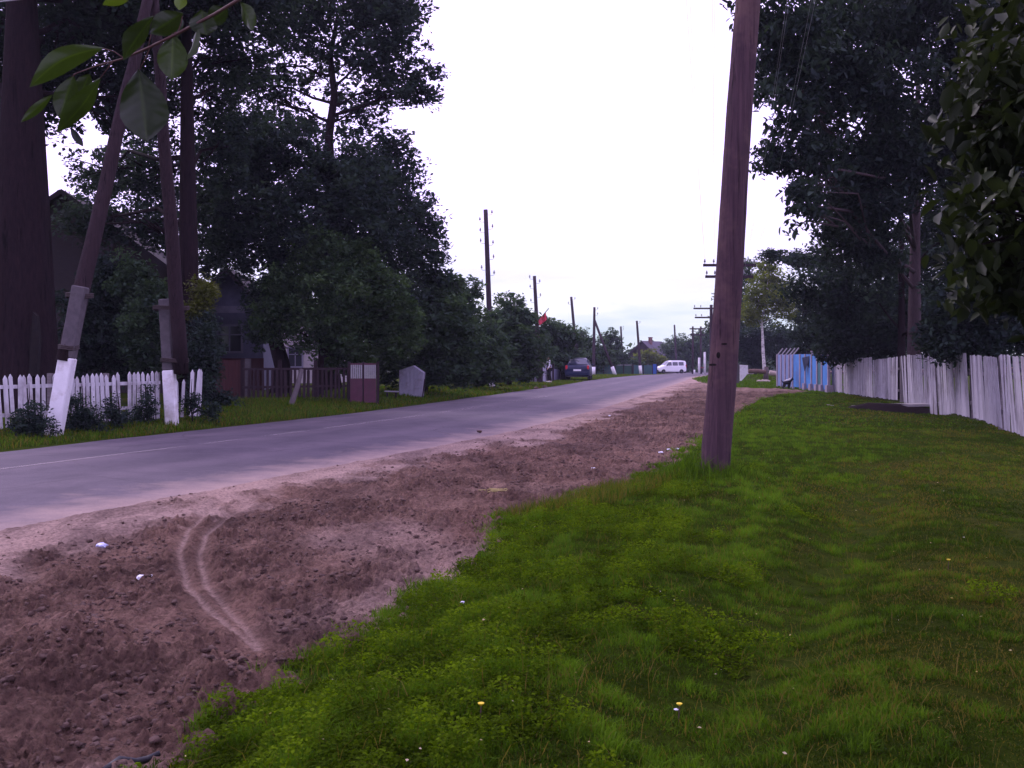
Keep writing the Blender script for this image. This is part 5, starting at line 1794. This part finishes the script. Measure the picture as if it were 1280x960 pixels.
for s in (-.6, .6):
    MB().beam((s, 1.9, 1.85), (s, 3.9, 1.84), .04, .04).build('roof_rail', M['blackplastic'], vt, world=False)

# ------------------------------------------------------------------ person by the pole
M['skin'] = mat('skin', (.48, .27, .2), (.42, .23, .17), 8, .6)
M['hair'] = mat('reddish brown hair', (.12, .04, .035), (.08, .03, .03), 20, .6)
M['blackcloth'] = mat('black cloth', (.012, .011, .016), (.018, .016, .022), 20, .9)
M['whitecloth'] = mat('white cloth', (.72, .72, .76), (.62, .62, .68), 12, .9)
M['shoe'] = mat('pale shoes', (.6, .58, .52), (.5, .48, .45), 9, .7)
D = 64.3
g_ = G(686.5, D)
pe = thing('person', 'person in black trousers and black vest over white shirt, one arm stretched to a pole', 'person', g_, rz=math.radians(100))
# local +Y is forwards (towards the pole after the turn)
hip, chest, neck = (0, 0, .9), (0, .02, 1.22), (0, .03, 1.44)
J = [(0, 0, .92), (0, .01, 1.08), (0, .02, 1.28), (0, .03, 1.42), (0, .05, 1.5), (0, .065, 1.6), (0, .06, 1.68),
     (.17, .02, 1.37), (.22, .2, 1.2), (.18, .42, 1.24), (.17, .5, 1.25),
     (-.17, .02, 1.37), (-.24, .02, 1.1), (-.22, .14, .9), (-.21, .18, .83),
     (.09, 0, .86), (.1, .04, .48), (.1, -.02, .09), (.1, .12, .04),
     (-.09, 0, .86), (-.1, -.02, .48), (-.1, -.1, .09), (-.1, .03, .04)]
E = [(0, 1), (1, 2), (2, 3), (3, 4), (4, 5), (5, 6), (3, 7), (7, 8), (8, 9), (9, 10), (3, 11), (11, 12), (12, 13), (13, 14), (0, 15), (15, 16), (16, 17), (17, 18), (0, 19), (19, 20), (20, 21), (21, 22)]
Rr = [(.15, .1), (.125, .09), (.15, .1), (.1, .08), .055, .085, .08, .06, .045, .036, .035, .06, .045, .036, .035, .085, .06, .042, .035, .085, .06, .042, .035]
skin_mesh('body', J, E, Rr, M['skin'], pe)
idx = [0, 1, 2, 3, 7, 8, 9, 11, 12, 13]
mp_ = {k: i for i, k in enumerate(idx)}
skin_mesh('shirt', [J[i] for i in idx], [(mp_[a], mp_[b]) for a, b in E if a in mp_ and b in mp_], [tuple(q * 1.16 for q in (Rr[i] if isinstance(Rr[i], tuple) else (Rr[i], Rr[i]))) for i in idx], M['whitecloth'], pe)
idx = [0, 1, 2]
skin_mesh('vest', [J[0], J[1], J[2], (0, .025, 1.38)], [(0, 1), (1, 2), (2, 3)], [(.165, .125), (.15, .12), (.175, .13), (.12, .11)], M['blackcloth'], pe)
idx = [0, 15, 16, 17, 19, 20, 21]
mp_ = {k: i for i, k in enumerate(idx)}
skin_mesh('trousers', [J[i] for i in idx], [(mp_[a], mp_[b]) for a, b in E if a in mp_ and b in mp_], [(.17, .13), .105, .082, .062, .105, .082, .062], M['blackcloth'], pe)
for s, y in ((1, .05), (-1, -.04)):
    mb = MB()
    mb.tube([(s * .1, y - .09, .045), (s * .1, y + .06, .05), (s * .1, y + .16, .035)], [.045, .05, .03], 8)
    mb.build('shoe', M['shoe'], pe, smooth=True, world=False)
bm = bmesh.new()
bmesh.ops.create_uvsphere(bm, u_segments=14, v_segments=10, radius=.105)
for v in bm.verts:
    v.co = Vector((v.co.x * .92, v.co.y * 1.05 + .045 - (.03 if v.co.z < 0 else 0), v.co.z * 1.02 + 1.66))
me = bpy.data.meshes.new('hair')
bm.to_mesh(me); bm.free()
me.materials.append(M['hair'])
for p in me.polygons: p.use_smooth = True
link('hair', me, pe)
mb = MB()
mb.lathe((0, .165, 1.60), [(.006, 0), (.016, .01), (.006, .03)], 6)
mb.build('nose', M['skin'], pe, world=False)

# ------------------------------------------------------------------ litter and small things
M['paper'] = mat('crumpled paper', (.75, .75, .82), (.6, .6, .68), 30, .8)
M['foilblue'] = mat('bluish wrapper', (.55, .58, .85), (.4, .42, .6), 25, .4)
M['straw'] = mat('dry straw', (.4, .34, .14), (.3, .25, .1), 30, .9)
M['blackpipe'] = mat('black hose', (.012, .012, .016), (.02, .02, .024), 20, .5)
M['petal'] = mat('yellow petals', (.7, .55, .03), (.6, .45, .02), 30, .6)


def surf(x, y):
    if x < float(gedge(y)) and x > float(right(y)):
        s_, z_ = dirt_fields(np.array([x]), np.array([y]))
        return float(z_[0] + gz(x, y) + .03)
    return gzs(x, y)


def crumple(px, py, size, m, lab, cat, name, lift=.02, seed=0, flat=.6, group=None):
    rng = np.random.default_rng(seed)
    x, y = g0(px, py)
    bm = bmesh.new()
    bmesh.ops.create_icosphere(bm, subdivisions=2, radius=size)
    for v in bm.verts: v.co = Vector((v.co.x * 1.2, v.co.y, v.co.z * flat)) * (1 + rng.uniform(-.35, .3))
    me = bpy.data.meshes.new(name)
    bm.to_mesh(me); bm.free()
    me.materials.append(M[m])
    return meta(link(name, me, None, (x, y, surf(x, y) + lift)), lab, cat, group)


crumple(127, 688, .035, 'foilblue', 'bluish white crumpled wrapper lying on the soil near the road edge', 'litter', 'wrapper', .03, 1)
crumple(177, 723, .03, 'paper', 'torn scrap of pale paper on the soil left of the curved tyre tracks', 'litter', 'paper_scrap', .025, 2)
crumple(188, 720, .018, 'paper', 'smaller pale paper scrap touching the torn one', 'litter', 'paper_scrap', .02, 3)
for i, (px, py, s, lab) in enumerate(((762, 522, .03, 'white scrap far off on the dark soil near the road'), (826, 566, .035, 'leftmost white scrap at the grass edge left of the thick pole'), (836, 563, .03, 'middle white scrap at the grass edge left of the thick pole'),
                                      (847, 562, .035, 'white scrap at the grass edge nearest the thick pole'), (742, 584, .028, 'lone white scrap on dark soil left of the grass tip'), (845, 903, .008, 'white petal scrap low in the front grass'), (578, 772, .012, 'whitish scrap at the front edge of the grass by the soil'))):
    crumple(px, py, s, 'paper', lab, 'litter', 'paper_scrap', .05 if py > 600 and px > 500 else .03, 10 + i, .5)
for i, (px, py, lab) in enumerate(((1185, 735, 'single yellow flower in the mown grass on the right'), (600, 943, 'orange yellow flower low in the front grass'), (848, 904, 'yellow flower beside the white petal scrap'))):
    x, y = g0(px, py)
    z = surf(x, y)
    t = thing('flower', lab, 'flower', (x, y, z))
    MB().tube([(x, y, z), (x + .004, y, z + .07)], .0025, 5).build('stem', M['twig'], t)
    MB().lathe((x + .004, y, z + .07), [(.003, 0), (.011, .007), (.013, .011), (.005, .012)], 9).build('blossom', M['petal'], t)
x, y = g0(618, 620)
rnd = random.Random(5)
mb = MB()
for k in range(16):
    a = rnd.uniform(-.3, .3)
    c = Vector((x + rnd.uniform(-.08, .08), y + rnd.uniform(-.06, .06), surf(x, y) + .01 + rnd.uniform(0, .03)))
    dv = Vector((math.cos(a), math.sin(a), rnd.uniform(-.1, .1))) * .1
    mb.tube([c - dv, c + dv], .004, 4)
meta(mb.build('straw_wisp', M['straw'], None, origin=(x, y, surf(x, y))), 'wisp of yellow straw lying on the dark soil', 'straw')
pts = []
for px, py in ((128, 962), (150, 952), (170, 945), (185, 940), (200, 938)):
    x, y = g0(px, py)
    pts.append(Vector((x, y, surf(x, y) + .018)))
mb = MB()
mb.tube(pts, [.014, .016, .015, .014, .010], 9)
meta(mb.build('rubber_hose', M['blackpipe'], None, smooth=True, origin=pts[0]), 'short black hose lying at the front corner of the soil', 'hose')
# dead leaf bits and dry stalk flecks in the turf
rng = np.random.default_rng(44)
n = 160
x, y = grass_pts(n, 3.0, 16, 1.4, lambda y: gedge(y) + .05, lambda y: np.minimum(view(y), gedge(y) + 6), rng)
v, f = leaf_quads(np.stack([x, y, gz(x, y) + .03 + .03 * rng.random(n)], -1), .014, .008, rng, 0, .2)
M['fleck'] = leafmat('dead leaf flecks', [(0, (.5, .42, .3)), (.6, (.4, .3, .08)), (1, (.62, .6, .55))], .7, .2, .1)
meta(link('dead_leaf_flecks', fast_mesh('dead_leaf_flecks', v, f, [M['fleck']], {'tint': np.repeat(rng.random(n), 4)})), 'pale dead leaf flecks strewn through the turf', 'leaf litter', kind='stuff')
# dark stones on the road edge
for i, (px, py, lab) in enumerate(((670, 486.5, 'flat dark clod on the road edge left of the person'), (681, 484.5, 'second dark clod on the road edge just below the person'), (599, 543, 'dark clod lying alone on the asphalt by the sandy edge'))):
    x, y = g0(px, py)
    crumple(px, py, .11 if i < 2 else .05, 'clod', lab, 'clod', 'soil_clod', .06, 30 + i, .5)

# ------------------------------------------------------------------ haze
m, nt, out = newmat('haze')
pv = N(nt, 'ShaderNodeVolumePrincipled', Density=.00033)
pv.inputs['Color'].default_value = (.75, .76, 1.0, 1)
nt.links.new(pv.outputs[0], out.inputs['Volume'])
mb = MB().box((10, 140, 12), (420, 330, 34))
hz = mb.build('haze', m, None, origin=(10, 140, 12))
meta(hz, kind='stuff')
